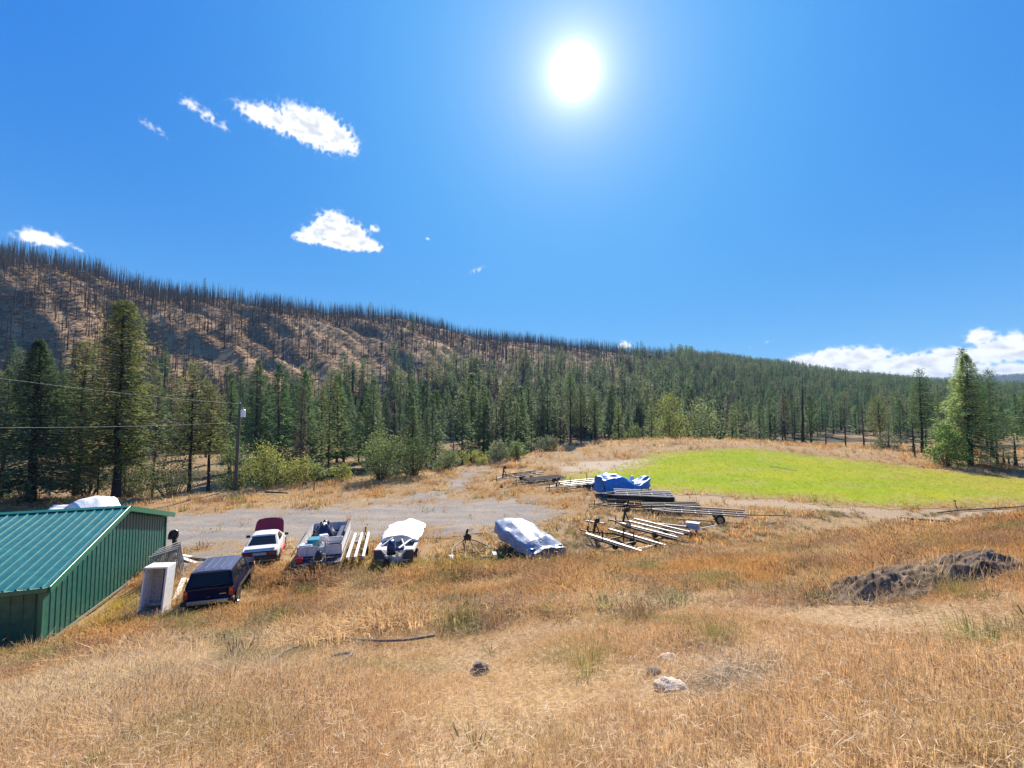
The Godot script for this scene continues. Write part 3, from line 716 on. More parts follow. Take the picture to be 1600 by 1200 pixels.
	for k in 7: c.stick(Vector3(k - 3.0, 0.15, 0), Vector3(k - 2.4, 0.8 * fmod(k * 0.37, 1.0), 0.7 * (k % 3 - 1)), 0.03, 0.01, Color.WHITE)
	var logs := []; var tints := []; var brush := []; var brush_tints := []
	var sc := Cloud.new()
	for k in 34:
		var a := r.randf() * TAU; var e := r.randf_range(0.3, 1.2)
		sc.leaf(Vector3(cos(a), 0.2, sin(a)) * r.randf() * 0.7, Vector3(cos(a) * 0.7, e, sin(a) * 0.7).normalized(), Vector3(-sin(a), 0, cos(a)), r.randf_range(0.4, 0.9), 0.12, Color.WHITE)
	for i in 46000:
		var t := r.randf_range(-1.5, 0.7); var d := lerpf(along(HILL, t, 3) - 15.0, along(HILL, t, 2), sqrt(r.randf()))
		var at := on_ground(t * d, -d); var s := r.randf_range(0.5, 1.3)
		if i < 10000:
			logs.append(Transform3D(Basis(Vector3.UP, r.randf() * TAU).scaled(Vector3.ONE * s), at)); tints.append(shade(Color(0.10, 0.085, 0.075), r.randf_range(0.2, 1.7)))
		else:
			brush.append(Transform3D(Basis(Vector3.UP, r.randf() * TAU).scaled(Vector3(1.2, 0.8, 1.2) * s), at)); brush_tints.append(shade(Color(0.45, 0.30, 0.17).lerp(Color(0.045, 0.038, 0.034), smoothstep(0.2, 0.7, r.randf())), r.randf_range(0.6, 1.4)))
	copies("fallen_logs", c.mesh(), mats.wood, logs, tints); copies("scorched_brush", sc.mesh(), mats.blades, brush, brush_tints)

func landmark(t: float) -> String:
	for k in [[-0.95, "the dark wide left fir"], [-0.8, "the tallest fir"], [-0.66, "the olive pine"], [-0.54, "the power pole"], [-0.44, "the dead grey spruce"], [-0.35, "the sparse black-trunk pine"], [-0.17, "the big willow clump"], [-0.04, "the yellow thicket"], [0.11, "the grey-green willows"], [0.22, "the twin-trunk pines"], [0.39, "the field's left rim"], [0.56, "the green field's far rim"], [0.7, "the tall black snag"], [0.88, "the burnt twiggy trees"]]:
		if t < k[0]: return k[1]
	return "the big light-green tree"

func forest():
	var r := RandomNumberGenerator.new(); r.seed = 31
	var greens := [Color(0.085, 0.175, 0.055), Color(0.120, 0.210, 0.062), Color(0.076, 0.145, 0.053), Color(0.175, 0.205, 0.075), Color(0.18, 0.15, 0.11)]
	var protos := []
	for k in 5:
		var o := thing("forest_conifer", "", "tree", Vector3.ZERO, 0.0, "conifers of the valley forest")
		part(o, "trunk", trunk_mesh(600 + k, 19.0, 0.24, 0.01, 16, 1.2), mats.bark)
		part(o, "crown", crown(610 + k, 20.0, [3.9, 3.2, 4.4, 2.8, 2.3][k], [0.1, 0.18, 0.08, 0.3, 0.25][k], [120, 120, 130, 90, 90][k], 14, 0.95, [0, 0, 0, 1, 0][k], greens[k]).mesh(), mats.needles)
		protos.append(o)
	var far_meshes := []
	for k in 4:
		var c := Cloud.new(); c.stick(Vector3(0, -1, 0), Vector3(0, 18, 0), 0.3, 0.08, Color(0.05, 0.042, 0.036), 4)
		far_meshes.append(crown(640 + k, 20.0, [3.2, 2.7, 3.5, 2.9][k], [0.08, 0.14, 0.1, 0.28][k], 46, 7, 1.5, [0, 0, 0, 1][k], greens[k], c).mesh())
	var places := []; var grid := {}
	for i in 34000:
		var t := r.randf_range(-1.35, 1.35); var d := sqrt(r.randf_range(82.0 * 82.0, 760.0 * 760.0))
		var x := t * d; var z := -d; var u := hill_share(x, z)
		var beyond := d - along(BANK, x, 1)
		if beyond < 15.0: continue
		var n := noise.get_noise_2d(x * 0.022 + 4.0, z * 0.022)
		var edge := lerpf(0.10, 0.34, smoothstep(-0.7, 0.25, t)) + 0.9 * smoothstep(0.28, 0.52, t + n * 0.10)
		var keep := 1.0 if u < edge + n * 0.12 else 0.002
		if u < 0.0: keep *= 0.75 * smoothstep(-0.3, 0.15, n + 0.12 * smoothstep(-0.2, 0.1, t)) * smoothstep(15.0, 34.0, beyond)
		if t < -0.45 and d < 112.0: keep *= 0.12
		if u > -0.2 and u < 0.35 and t > -0.3 and t < 0.25 and n > 0.32: keep *= 0.1
		if t > 0.62 and u < 0.1: keep *= 0.45
		if r.randf() > keep: continue
		var cell := Vector2i(int(floor(x / 3.3)), int(floor(z / 3.3)))
		if grid.has(cell): continue
		grid[cell] = true
		var H := pow(r.randf(), 0.8) * 14.0 + 8.5; H *= (0.72 if t > 0.4 else 0.95)
		places.append([d, x, z, H, r.randf() * TAU, r.randi() % 100])
	places.sort_custom(func(a, b): return a[0] / a[3] < b[0] / b[3])
	var far := [[], [], [], []]; var tints := [[], [], [], []]; var used := [false, false, false, false, false]
	for i in places.size():
		var p: Array = places[i]; var t: float = p[1] / p[0]
		var at := on_ground(p[1], p[2], -0.2); var s: float = p[3] / 20.0; var girth: float = s * (1.0 + 0.35 * fmod(p[4], 1.0)) * (1.2 if p[3] < 13.0 else 1.0); var size := Vector3(girth, s, girth)
		if i < 270:
			var k: int = [0, 0, 0, 1, 1, 1, 2, 2, 3, 4][p[5] % 10]
			var what: String = ("tall " if p[3] > 17.5 else "short " if p[3] < 14.0 else "") + ["dark-green fir", "mid-green fir", "broad deep-green fir", "olive pine", "brown scorched conifer"][k] + (" in the front row" if p[0] < 125.0 else " in the middle rows" if p[0] < 175.0 else " in the back rows") + " behind " + landmark(t)
			if not used[k]:
				used[k] = true; protos[k].position = at; protos[k].rotation.y = p[4]; protos[k].scale = size; protos[k].set_meta("label", what)
			else: again(protos[k], at, p[4], size, what)
		else:
			var k: int = p[5] % 4
			far[k].append(Transform3D(Basis(Vector3.UP, p[4]).scaled_local(size), at)); tints[k].append(shade(Color(1, 1, 1), 0.75 + 0.5 * fmod(p[4] * 7.0, 1.0)))
	for k in 4: copies("distant_forest", far_meshes[k], mats.needles, far[k], tints[k])
	# the far ridge
	var ridge := []; var rt := []
	for i in 9000:
		var d := r.randf_range(1500.0, 2450.0); var t := r.randf_range(0.45, 1.5)
		ridge.append(Transform3D(Basis(Vector3.UP, r.randf() * TAU).scaled_local(Vector3(1.7, 1.0, 1.7)), on_ground(t * d, -d))); rt.append(Color(1, 1, 1))
	copies("ridge_forest", far_meshes[1], mats.needles, ridge, rt)

# ---------------------------------------------------------------- grass
func tuft(s: int, blades: int, high: float, spread: float, width: float, droop: float, tone := Color.WHITE) -> ArrayMesh:
	var r := RandomNumberGenerator.new(); r.seed = s
	var c := Cloud.new()
	for i in blades:
		var a := r.randf() * TAU; var out := Vector3(cos(a), 0, sin(a)); var side := Vector3(-out.z, 0, out.x)
		var o := out * spread * sqrt(r.randf()) * r.randf(); var h := high * r.randf_range(0.45, 1.15); var bend := droop * h * r.randf_range(0.1, 1.0)
		var v := r.randf_range(0.75, 1.2); var k := Color(v, v * r.randf_range(0.93, 1.03), v * r.randf_range(0.85, 1.05)) * tone
		var w := width * r.randf_range(0.6, 1.2)
		var m := o + Vector3(0, h * 0.6, 0) + out * bend * 0.4; var e := o + Vector3(0, h * (1.0 - 0.25 * droop), 0) + out * bend * 1.25
		c.tri(o - side * w, m - side * w * 0.8, o + side * w, k); c.tri(o + side * w, m - side * w * 0.8, m + side * w * 0.8, k); c.tri(m - side * w * 0.8, e, m + side * w * 0.8, k)
		if i % 7 == 0:      # a seed head
			var up := (e - m).normalized(); var hd := Color(k.r * 0.9, k.g * 0.78, k.b * 0.62)
			c.leaf(e - up * high * 0.06, up, side, high * 0.18, w * 1.5, hd); c.leaf(e - up * high * 0.03, up, out, high * 0.2, w * 1.6, hd)
	return c.mesh()

func grass_tint(x: float, z: float, r: RandomNumberGenerator) -> Color:
	var a := noise.get_noise_2d(x * 0.12 + 2.0, z * 0.12); var b := noise.get_noise_2d(x * 0.4 + 50.0, z * 0.4); var e := noise.get_noise_2d(x * 0.25 - 20.0, z * 0.25)
	var d := -z
	var c := Color(0.59, 0.345, 0.13).lerp(Color(0.68, 0.50, 0.275), clampf(0.45 + a * 0.9 + b * 0.4, 0.0, 1.0))
	c = c.lerp(Color(0.40, 0.25, 0.15), smoothstep(0.0, 0.45, e + b * 0.4) * 0.75)
	c = c.lerp(Color(0.28, 0.27, 0.09), smoothstep(0.35, 0.7, b + r.randf_range(-0.2, 0.2)) * 0.8)
	if d < 13.0: c = c.lerp(Color(0.64, 0.45, 0.255), 0.7 * smoothstep(10.0, 5.0, d + b * 2.5))
	# pale bunch grass on the near left, yellow weeds along the shed
	c = c.lerp(Color(0.74, 0.60, 0.40), 0.85 * exp(-pow((x + 6.0) / 2.6, 2.0) - pow((d - 6.8) / 2.2, 2.0)))
	c = c.lerp(Color(0.50, 0.38, 0.06), 0.75 * exp(-pow((x + 12.2) / 2.2, 2.0) - pow((d - 14.5) / 2.6, 2.0)) * clampf(0.6 + b, 0.0, 1.0))
	c = c.lerp(Color(0.34, 0.33, 0.06), 0.6 * exp(-pow((x + 3.0) / 5.0, 2.0) - pow((d - 23.5) / 1.6, 2.0)))
	return shade(c, r.randf_range(0.72, 1.22))

func scatter_grass(called: String, count: int, d0: float, d1: float, meshes: Array, size: float, seed_by: int):
	var r := RandomNumberGenerator.new(); r.seed = seed_by
	var places := []; var tints := []
	for k in meshes.size(): places.append([]); tints.append([])
	for i in count:
		var d := sqrt(r.randf_range(d0 * d0, d1 * d1)); var x := d * r.randf_range(-1.28, 1.28); var z := -d
		if d - along(BANK, x, 1) > 9.0: continue
		var g := 1.0 if d < 18.0 else maxf(smoothstep(2.4, -1.2, gravel_in(x, z)) * (0.6 + 0.4 * noise.get_noise_2d(x * 0.8, z * 0.8)), 0.05)
		g *= 1.0 - 0.93 * track_share(x, z)
		if d > 30.0 and field_in(x, z) > r.randf_range(-0.3, 1.6): continue
		if x > -18.5 and x < -9.0 and d > 14.6 and d < 21.0: g *= 0.35        # trodden ground between the parked cars
		if inside_shed(x, z) or Vector2((x - 1.95) * 0.8, z + 4.15).length() < r.randf_range(0.2, 0.75): continue
		var n := noise.get_noise_2d(x * 0.35 + 30.0, z * 0.35)
		if r.randf() > g * (1.0 - 0.5 * smoothstep(0.2, 0.6, n)) * (1.0 if d > 11.0 else 0.72 + 0.5 * noise.get_noise_2d(x * 0.9, z * 0.9)): continue
		var tall := 0.75 + 0.6 * noise.get_noise_2d(x * 0.21 + 60.0, z * 0.21) + 0.6 * smoothstep(17.0, 21.5, d) * smoothstep(26.5, 23.5, d) * smoothstep(-13.0, -9.0, x) + 0.7 * exp(-pow((x + 5.6) / 2.2, 2.0) - pow((d - 6.6) / 1.8, 2.0))
		if d < 6.0: tall *= lerpf(0.6, 1.0, (d - 2.0) / 4.0)
		var s := size * maxf(0.35, tall) * r.randf_range(0.6, 1.25)
		var b := Basis(Vector3.UP, r.randf() * TAU).scaled_local(Vector3(s, s * r.randf_range(0.8, 1.25), s))
		var k := i % meshes.size()
		places[k].append(Transform3D(b, on_ground(x, z, -0.03))); tints[k].append(grass_tint(x, z, r))
	for k in meshes.size(): copies(called, meshes[k], mats.blades, places[k], tints[k])

func grass():
	var near := []; var middle := []; var far := []
	for k in 3:
		near.append(tuft(700 + k, 16, 0.19, 0.17, 0.0026, 0.3 + 0.35 * k))
		middle.append(tuft(710 + k, 13, 0.42, 0.26, 0.008, 0.5 + 0.3 * k))
		far.append(tuft(720 + k, 10, 0.42, 0.42, 0.020, 0.6))
	scatter_grass("dry_grass", 62000, 2.2, 9.5, near, 1.0, 1)
	scatter_grass("dry_grass", 60000, 8.5, 24.0, middle, 1.0, 2)
	scatter_grass("dry_grass", 46000, 22.0, 60.0, far, 1.0, 3)
	scatter_grass("dry_grass", 30000, 58.0, 125.0, far, 1.5, 4)
	# fallen straw lying on the near slope
	var lr := RandomNumberGenerator.new(); lr.seed = 29; var lp := []; var lt := []
	var straw := Cloud.new()
	for k in 9:
		var a := lr.randf() * TAU; var dir := Vector3(cos(a), lr.randf_range(-0.1, 0.25), sin(a)).normalized()
		straw.leaf(Vector3(lr.randf_range(-0.1, 0.1), 0.02 + 0.012 * k, lr.randf_range(-0.1, 0.1)), dir, dir.cross(Vector3.UP).normalized(), lr.randf_range(0.05, 0.13), 0.0014, shade(Color.WHITE, lr.randf_range(0.7, 1.2)))
	for i in 7000:
		var d := sqrt(lr.randf_range(4.0, 120.0)); var x := d * lr.randf_range(-1.25, 1.25)
		lp.append(Transform3D(Basis(Vector3.UP, lr.randf() * TAU).scaled(Vector3.ONE * lr.randf_range(0.6, 1.4)), on_ground(x, -d, 0.01 + 0.05 * lr.randf())))
		lt.append(shade(Color(0.74, 0.60, 0.43) if lr.randf() < 0.75 else Color(0.30, 0.22, 0.15), lr.randf_range(0.7, 1.2)))
	copies("fallen_straw", straw.mesh(), mats.blades, lp, lt)
	# low grey-green and brown weeds mixed through the dry grass
	var wr := RandomNumberGenerator.new(); wr.seed = 23; var wp := []; var wt := []
	for i in 8000:
		var d := sqrt(wr.randf_range(9.0, 1300.0)); var x := d * wr.randf_range(-1.25, 1.25)
		if noise.get_noise_2d(x * 0.5 + 9.0, d * 0.5) + noise.get_noise_2d(x * 0.1, d * 0.1) * 0.6 < 0.2 or inside_shed(x, -d) or gravel_in(x, -d) > -0.5 and d > 18.0: continue
		var s := wr.randf_range(0.5, 1.3) * (0.55 if d < 8.0 else 1.0)
		wp.append(Transform3D(Basis(Vector3.UP, wr.randf() * TAU).scaled(Vector3(s * 1.2, s * 0.8, s * 1.2)), on_ground(x, -d, -0.02)))
		wt.append(shade([Color(0.24, 0.19, 0.11), Color(0.25, 0.25, 0.09), Color(0.33, 0.22, 0.11), Color(0.20, 0.155, 0.10)][wr.randi() % 4], wr.randf_range(0.8, 1.3)))
	copies("low_weeds", tuft(740, 46, 0.30, 0.34, 0.006, 1.1), mats.blades, wp, wt)
	# loose stones on the gravel
	var st := []; var stt := []; var q := RandomNumberGenerator.new(); q.seed = 19
	for i in 22000:
		var x := q.randf_range(-50.0, 12.0); var z := q.randf_range(-62.0, -20.0)
		if gravel_in(x, z) < -0.4: continue
		var k := q.randf_range(0.03, 0.085)
		st.append(Transform3D(Basis(Vector3.UP, q.randf() * TAU).scaled(Vector3(k, k * 0.5, k * q.randf_range(0.6, 1.4))), on_ground(x, z, 0.04))); stt.append(shade(Color(0.5, 0.46, 0.42), q.randf_range(0.35, 1.3)))
	copies("gravel_stones", lump(Vector3(1, 0.7, 1), 4, 0.5, 8), mats.wood, st, stt)
	# short green growth on the field
	var r := RandomNumberGenerator.new(); r.seed = 9
	var places := []; var tints := []
	for i in 34000:
		var x := r.randf_range(-1.0, 90.0); var z := r.randf_range(-73.0, -35.0)
		if field_in(x, z) < 0.3: continue
		places.append(Transform3D(Basis(Vector3.UP, r.randf() * TAU).scaled(Vector3.ONE * r.randf_range(0.25, 0.5)), on_ground(x, z, 0.02)))
		tints.append(shade(field_colour(x, z), r.randf_range(0.8, 1.4)))
	copies("green_grass", far[0], mats.blades, places, tints)

# ---------------------------------------------------------------- the yard
# the shed's frame: its near roof corner, the way along its ridge and the way across under the gable
const SHED_CORNER := Vector3(-15.2, 2.18, -15.27)
const SHED_ALONG := Vector3(-0.942, 0.0, 0.335)
const SHED_ACROSS := Vector3(-0.335, 0.0, -0.942)
const SHED_WIDE := 11.35
const SHED_RISE := 1.5
const SHED_LONG := 13.0

func inside_shed(x: float, z: float) -> bool:
	var p := Vector3(x, 0, z) - SHED_CORNER; p.y = 0
	var u := p.dot(SHED_ALONG); var v := p.dot(SHED_ACROSS)
	return u > 0.1 and u < SHED_LONG and v > 0.1 and v < SHED_WIDE - 0.1

func ribbed(c: Cloud, a: Vector3, along_x: Vector3, wide: float, from: Callable, to: Callable, out: Vector3, pitch: float, rib: float, rib_wide: float):
	# a ribbed metal sheet: runs from from.call(x) to to.call(x) for x across its width
	var n := int(round(wide / pitch)); var xs := []
	for i in n:
		var o := i * pitch
		xs.append_array([[o, 0.0], [o + pitch * 0.5 - rib_wide, 0.0], [o + pitch * 0.5 - rib_wide * 0.45, rib], [o + pitch * 0.5 + rib_wide * 0.45, rib], [o + pitch * 0.5 + rib_wide, 0.0]])
	xs.append([wide, 0.0])
	for i in xs.size() - 1:
		var p: float = xs[i][0]; var q: float = xs[i + 1][0]
		var e: Vector3 = out * xs[i][1]; var f: Vector3 = out * xs[i + 1][1]
		c.quad(a + along_x * p + from.call(p) + e, a + along_x * p + to.call(p) + e, a + along_x * q + to.call(q) + f, a + along_x * q + from.call(q) + f)

func build_shed():
	var base := SHED_CORNER; base.y = 0.0
	var o := thing("metal_shed", "low green metal shed with a ribbed gable roof at the left edge", "shed", base)
	var eave := SHED_CORNER.y; var up := Vector3.UP
	var half := SHED_WIDE * 0.5; var pitch := 0.32; var wide := pitch * 3
	# the roof, sheet by sheet, on both slopes
	for side in [0, 1]:
		var start := (Vector3.ZERO if side == 0 else SHED_ACROSS * SHED_WIDE) + up * eave
		var run := (SHED_ACROSS if side == 0 else -SHED_ACROSS) * half + up * SHED_RISE
		var out := run.cross(SHED_ALONG).normalized(); out *= signf(out.y)
		var sheets := int(SHED_LONG / wide)
		for i in sheets:
			var c := Cloud.new()
			ribbed(c, start + SHED_ALONG * (i * wide + 0.02), SHED_ALONG, wide, func(_x): return Vector3.ZERO, func(_x): return run, out, pitch, 0.038, 0.035)
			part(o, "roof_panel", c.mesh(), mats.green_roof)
		var t := Cloud.new()      # rake board, eave strip and gutter edge
		t.beam(start + SHED_ALONG * -0.03 - up * 0.085, start + run + SHED_ALONG * -0.03 - up * 0.085, 0.06, 0.24)
		part(o, "rake_trim", t.mesh(), mats.green_trim)
		var g := Cloud.new(); g.beam(start - up * 0.075 - SHED_ACROSS * (0.02 if side == 0 else -0.02), start + SHED_ALONG * SHED_LONG - up * 0.075 - SHED_ACROSS * (0.02 if side == 0 else -0.02), 0.05, 0.15)
		part(o, "eave_trim", g.mesh(), mats.green_trim)
		var u := Cloud.new()      # the underside
		u.quad(start - up * 0.17 + SHED_ALONG * 0.01, start + SHED_ALONG * SHED_LONG - up * 0.17, start + SHED_ALONG * SHED_LONG + run - up * 0.17, start + run - up * 0.17 + SHED_ALONG * 0.01)
		part(o, "soffit", u.mesh(), mats.green_trim)
	var r := Cloud.new(); var top := SHED_ACROSS * half + up * (eave + SHED_RISE + 0.03)
	r.loft([[top - SHED_ACROSS * 0.2 - up * 0.03, top + up * 0.03, top + SHED_ACROSS * 0.2 - up * 0.03], [top - SHED_ACROSS * 0.2 - up * 0.03 + SHED_ALONG * SHED_LONG, top + up * 0.03 + SHED_ALONG * SHED_LONG, top + SHED_ACROSS * 0.2 - up * 0.03 + SHED_ALONG * SHED_LONG]])
	part(o, "ridge_cap", r.mesh(), mats.green_trim)
	# walls: the gable towards the yard and the long wall under the near eave
	var inset := 0.3; var n := int((SHED_WIDE - inset * 2) / wide); var w := (SHED_WIDE - inset * 2) / n
	for i in n:
		var c := Cloud.new(); var from := inset + i * w
		ribbed(c, SHED_ALONG * inset + SHED_ACROSS * from, SHED_ACROSS, w, func(_x): return up * -0.9, func(x): return up * (eave - 0.19 + SHED_RISE * (1.0 - absf(from + x - half) / half)), -SHED_ALONG, w / 3, 0.021, 0.04)
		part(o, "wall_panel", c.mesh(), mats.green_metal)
	for k in [0, 1]:
		var a := SHED_ACROSS * (inset if k == 0 else SHED_WIDE - inset); var m := int((SHED_LONG - inset) / wide)
		for i in m:
			var c := Cloud.new()
			ribbed(c, a + SHED_ALONG * (inset + i * wide), SHED_ALONG, wide, func(_x): return up * -0.9, func(_x): return up * (eave - 0.1), -SHED_ACROSS if k == 0 else SHED_ACROSS, pitch, 0.03, 0.035)
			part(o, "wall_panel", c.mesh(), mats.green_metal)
	var e := Cloud.new(); var far := SHED_ALONG * (SHED_LONG - 0.2)
	e.quad(far + SHED_ACROSS * inset - up, far + SHED_ACROSS * inset + up * eave, far + SHED_ACROSS * (SHED_WIDE - inset) + up * eave, far + SHED_ACROSS * (SHED_WIDE - inset) - up)
	e.tri(far + SHED_ACROSS * inset + up * eave, far + SHED_ACROSS * half + up * (eave + SHED_RISE - 0.2), far + SHED_ACROSS * (SHED_WIDE - inset) + up * eave, Color.WHITE)
	part(o, "end_wall", e.mesh(), mats.green_metal)
	for k in [inset, SHED_WIDE - inset]:
		var c := Cloud.new(); c.box(SHED_ALONG * inset + SHED_ACROSS * k + up * (eave * 0.5 - 0.5), Vector3(0.13, eave + 0.75, 0.13), Basis(SHED_ALONG, up, SHED_ACROSS))
		part(o, "corner_trim", c.mesh(), mats.green_trim)
	var b := Cloud.new(); b.beam(SHED_ALONG * (inset - 0.08) + SHED_ACROSS * 0.6 + up * (ground_y(base.x, base.z) - 0.02), SHED_ALONG * (inset - 0.08) + SHED_ACROSS * (SHED_WIDE - 0.4) + up * 0.02, 0.05, 0.10)
	part(o, "base_board", b.mesh(), mats.grey_wood)

func settle(o: Node3D, x: float, z: float, turn: float, reach := 1.3, lift := 0.0):      # stand a thing on the sloping ground
	var n := lean(x, z, reach); var f := Vector3(-sin(turn), 0, -cos(turn)); f = (f - n * f.dot(n)).normalized()
	o.transform = Transform3D(Basis(f.cross(n), n, -f), on_ground(x, z, lift))

func wheel(o: Node3D, at: Vector3, r: float, w: float, rim: Material, axis := Vector3.RIGHT) -> Node3D:
	var t := Cloud.new(); t.disc_stack(at, axis, [[-w * 0.5, r * 0.6], [-w * 0.5, r * 0.86], [-w * 0.36, r], [w * 0.36, r], [w * 0.5, r * 0.86], [w * 0.5, r * 0.6]], 22)
	var m := part(o, "wheel", t.mesh(), mats.rubber)
	var c := Cloud.new(); c.disc_stack(at, axis, [[-w * 0.42, 0.01], [-w * 0.42, r * 0.3], [-w * 0.3, r * 0.36], [-w * 0.34, r * 0.56], [-w * 0.46, r * 0.62], [w * 0.46, r * 0.62], [w * 0.34, r * 0.56], [w * 0.3, r * 0.36], [w * 0.42, r * 0.3], [w * 0.42, 0.01]], 18)
	part(m, "rim", c.mesh(), rim)
	return m

func pane(c: Cloud, a: Vector3, b: Vector3, d: Vector3, e: Vector3, u0: float, u1: float, v0: float, v1: float, out: float):
	# a pane on the face a-b (bottom) to e-d (top), between shares of its width and height, standing proud
	var n := (b - a).cross(e - a).normalized() * out; var q := []
	for k in [[u0, v0], [u1, v0], [u1, v1], [u0, v1]]:
		q.append(a.lerp(b, k[0]).lerp(e.lerp(d, k[0]), k[1]) + n)
	c.quad(q[0], q[1], q[2], q[3])

func one(o: Node, called: String, m: Material, draw: Callable) -> MeshInstance3D:
	var c := Cloud.new(); draw.call(c)
	return part(o, called, c.mesh(), m)

func hull_ring(w: float, low: float, belt: float, z: float, tuck := 0.94, crown_by := 0.03) -> Array:
	return [Vector3(-w * 0.8, low, z), Vector3(-w * tuck, low + 0.08, z), Vector3(-w, lerpf(low, belt, 0.45), z), Vector3(-w * 0.985, lerpf(low, belt, 0.8), z), Vector3(-w * 0.94, belt, z), Vector3(-w * 0.5, belt + crown_by, z),
		Vector3(w * 0.5, belt + crown_by, z), Vector3(w * 0.94, belt, z), Vector3(w * 0.985, lerpf(low, belt, 0.8), z), Vector3(w, lerpf(low, belt, 0.45), z), Vector3(w * tuck, low + 0.08, z), Vector3(w * 0.8, low, z)]

func cabin(o: Node3D, paint: Material, belt: float, roof: float, wb: float, wt: float, z0: float, z1: float, z2: float, z3: float, sides: Array, rail_count: int):
	# z0 foot of the rear glass, z1 rear of the roof, z2 front of the roof, z3 foot of the windscreen
	var B := [Vector3(-wb, belt, z0), Vector3(wb, belt, z0), Vector3(wb, belt, z3), Vector3(-wb, belt, z3)]
	var T := [Vector3(-wt, roof, z1), Vector3(wt, roof, z1), Vector3(wt, roof, z2), Vector3(-wt, roof, z2)]
	one(o, "cabin", paint, func(c): c.loft([B, T]))
	one(o, "roof", mats.faded_navy if rail_count else paint, func(c):
		var rings := []
		for k in 5:
			var z := lerpf(z1 + 0.03, z2 - 0.03, k / 4.0); var y := roof + 0.035 * sin(PI * (0.15 + 0.7 * k / 4.0))
			rings.append([Vector3(-wt - 0.01, roof - 0.03, z), Vector3(-wt * 0.96, y, z), Vector3(-wt * 0.5, y + 0.03, z), Vector3(wt * 0.5, y + 0.03, z), Vector3(wt * 0.96, y, z), Vector3(wt + 0.01, roof - 0.03, z)])
		c.loft(rings))
	one(o, "rear_window", mats.glass, func(c): pane(c, B[0], B[1], T[1], T[0], 0.06, 0.94, 0.1, 0.9, 0.008))
	one(o, "windscreen", mats.glass, func(c): pane(c, B[2], B[3], T[3], T[2], 0.05, 0.95, 0.08, 0.92, 0.008))
	for s in sides:
		one(o, "side_window", mats.glass, func(c): pane(c, B[1], B[2], T[2], T[1], s[0], s[1], 0.1, 0.88, 0.008))
		one(o, "side_window", mats.glass, func(c): pane(c, B[3], B[0], T[0], T[3], 1.0 - s[1], 1.0 - s[0], 0.1, 0.88, 0.008))
	for k in rail_count:
		var x := lerpf(-wt * 0.78, wt * 0.78, k / float(rail_count - 1))
		one(o, "roof_strip", mats.chrome, func(c): c.beam(Vector3(x, roof + 0.085, z1 - 0.12), Vector3(x, roof + 0.085, z2 + 0.35), 0.022, 0.016))

func arch(c: Cloud, x: float, y: float, z: float, r: float, out: float):      # dark wheel opening on the body side
	for k in 12:
		var a := PI * k / 12.0; var b := PI * (k + 1) / 12.0
		c.quad(Vector3(x + out, y, z), Vector3(x + out, y + sin(a) * r, z + cos(a) * r), Vector3(x + out, y + sin(b) * r, z + cos(b) * r), Vector3(x + out, y, z))

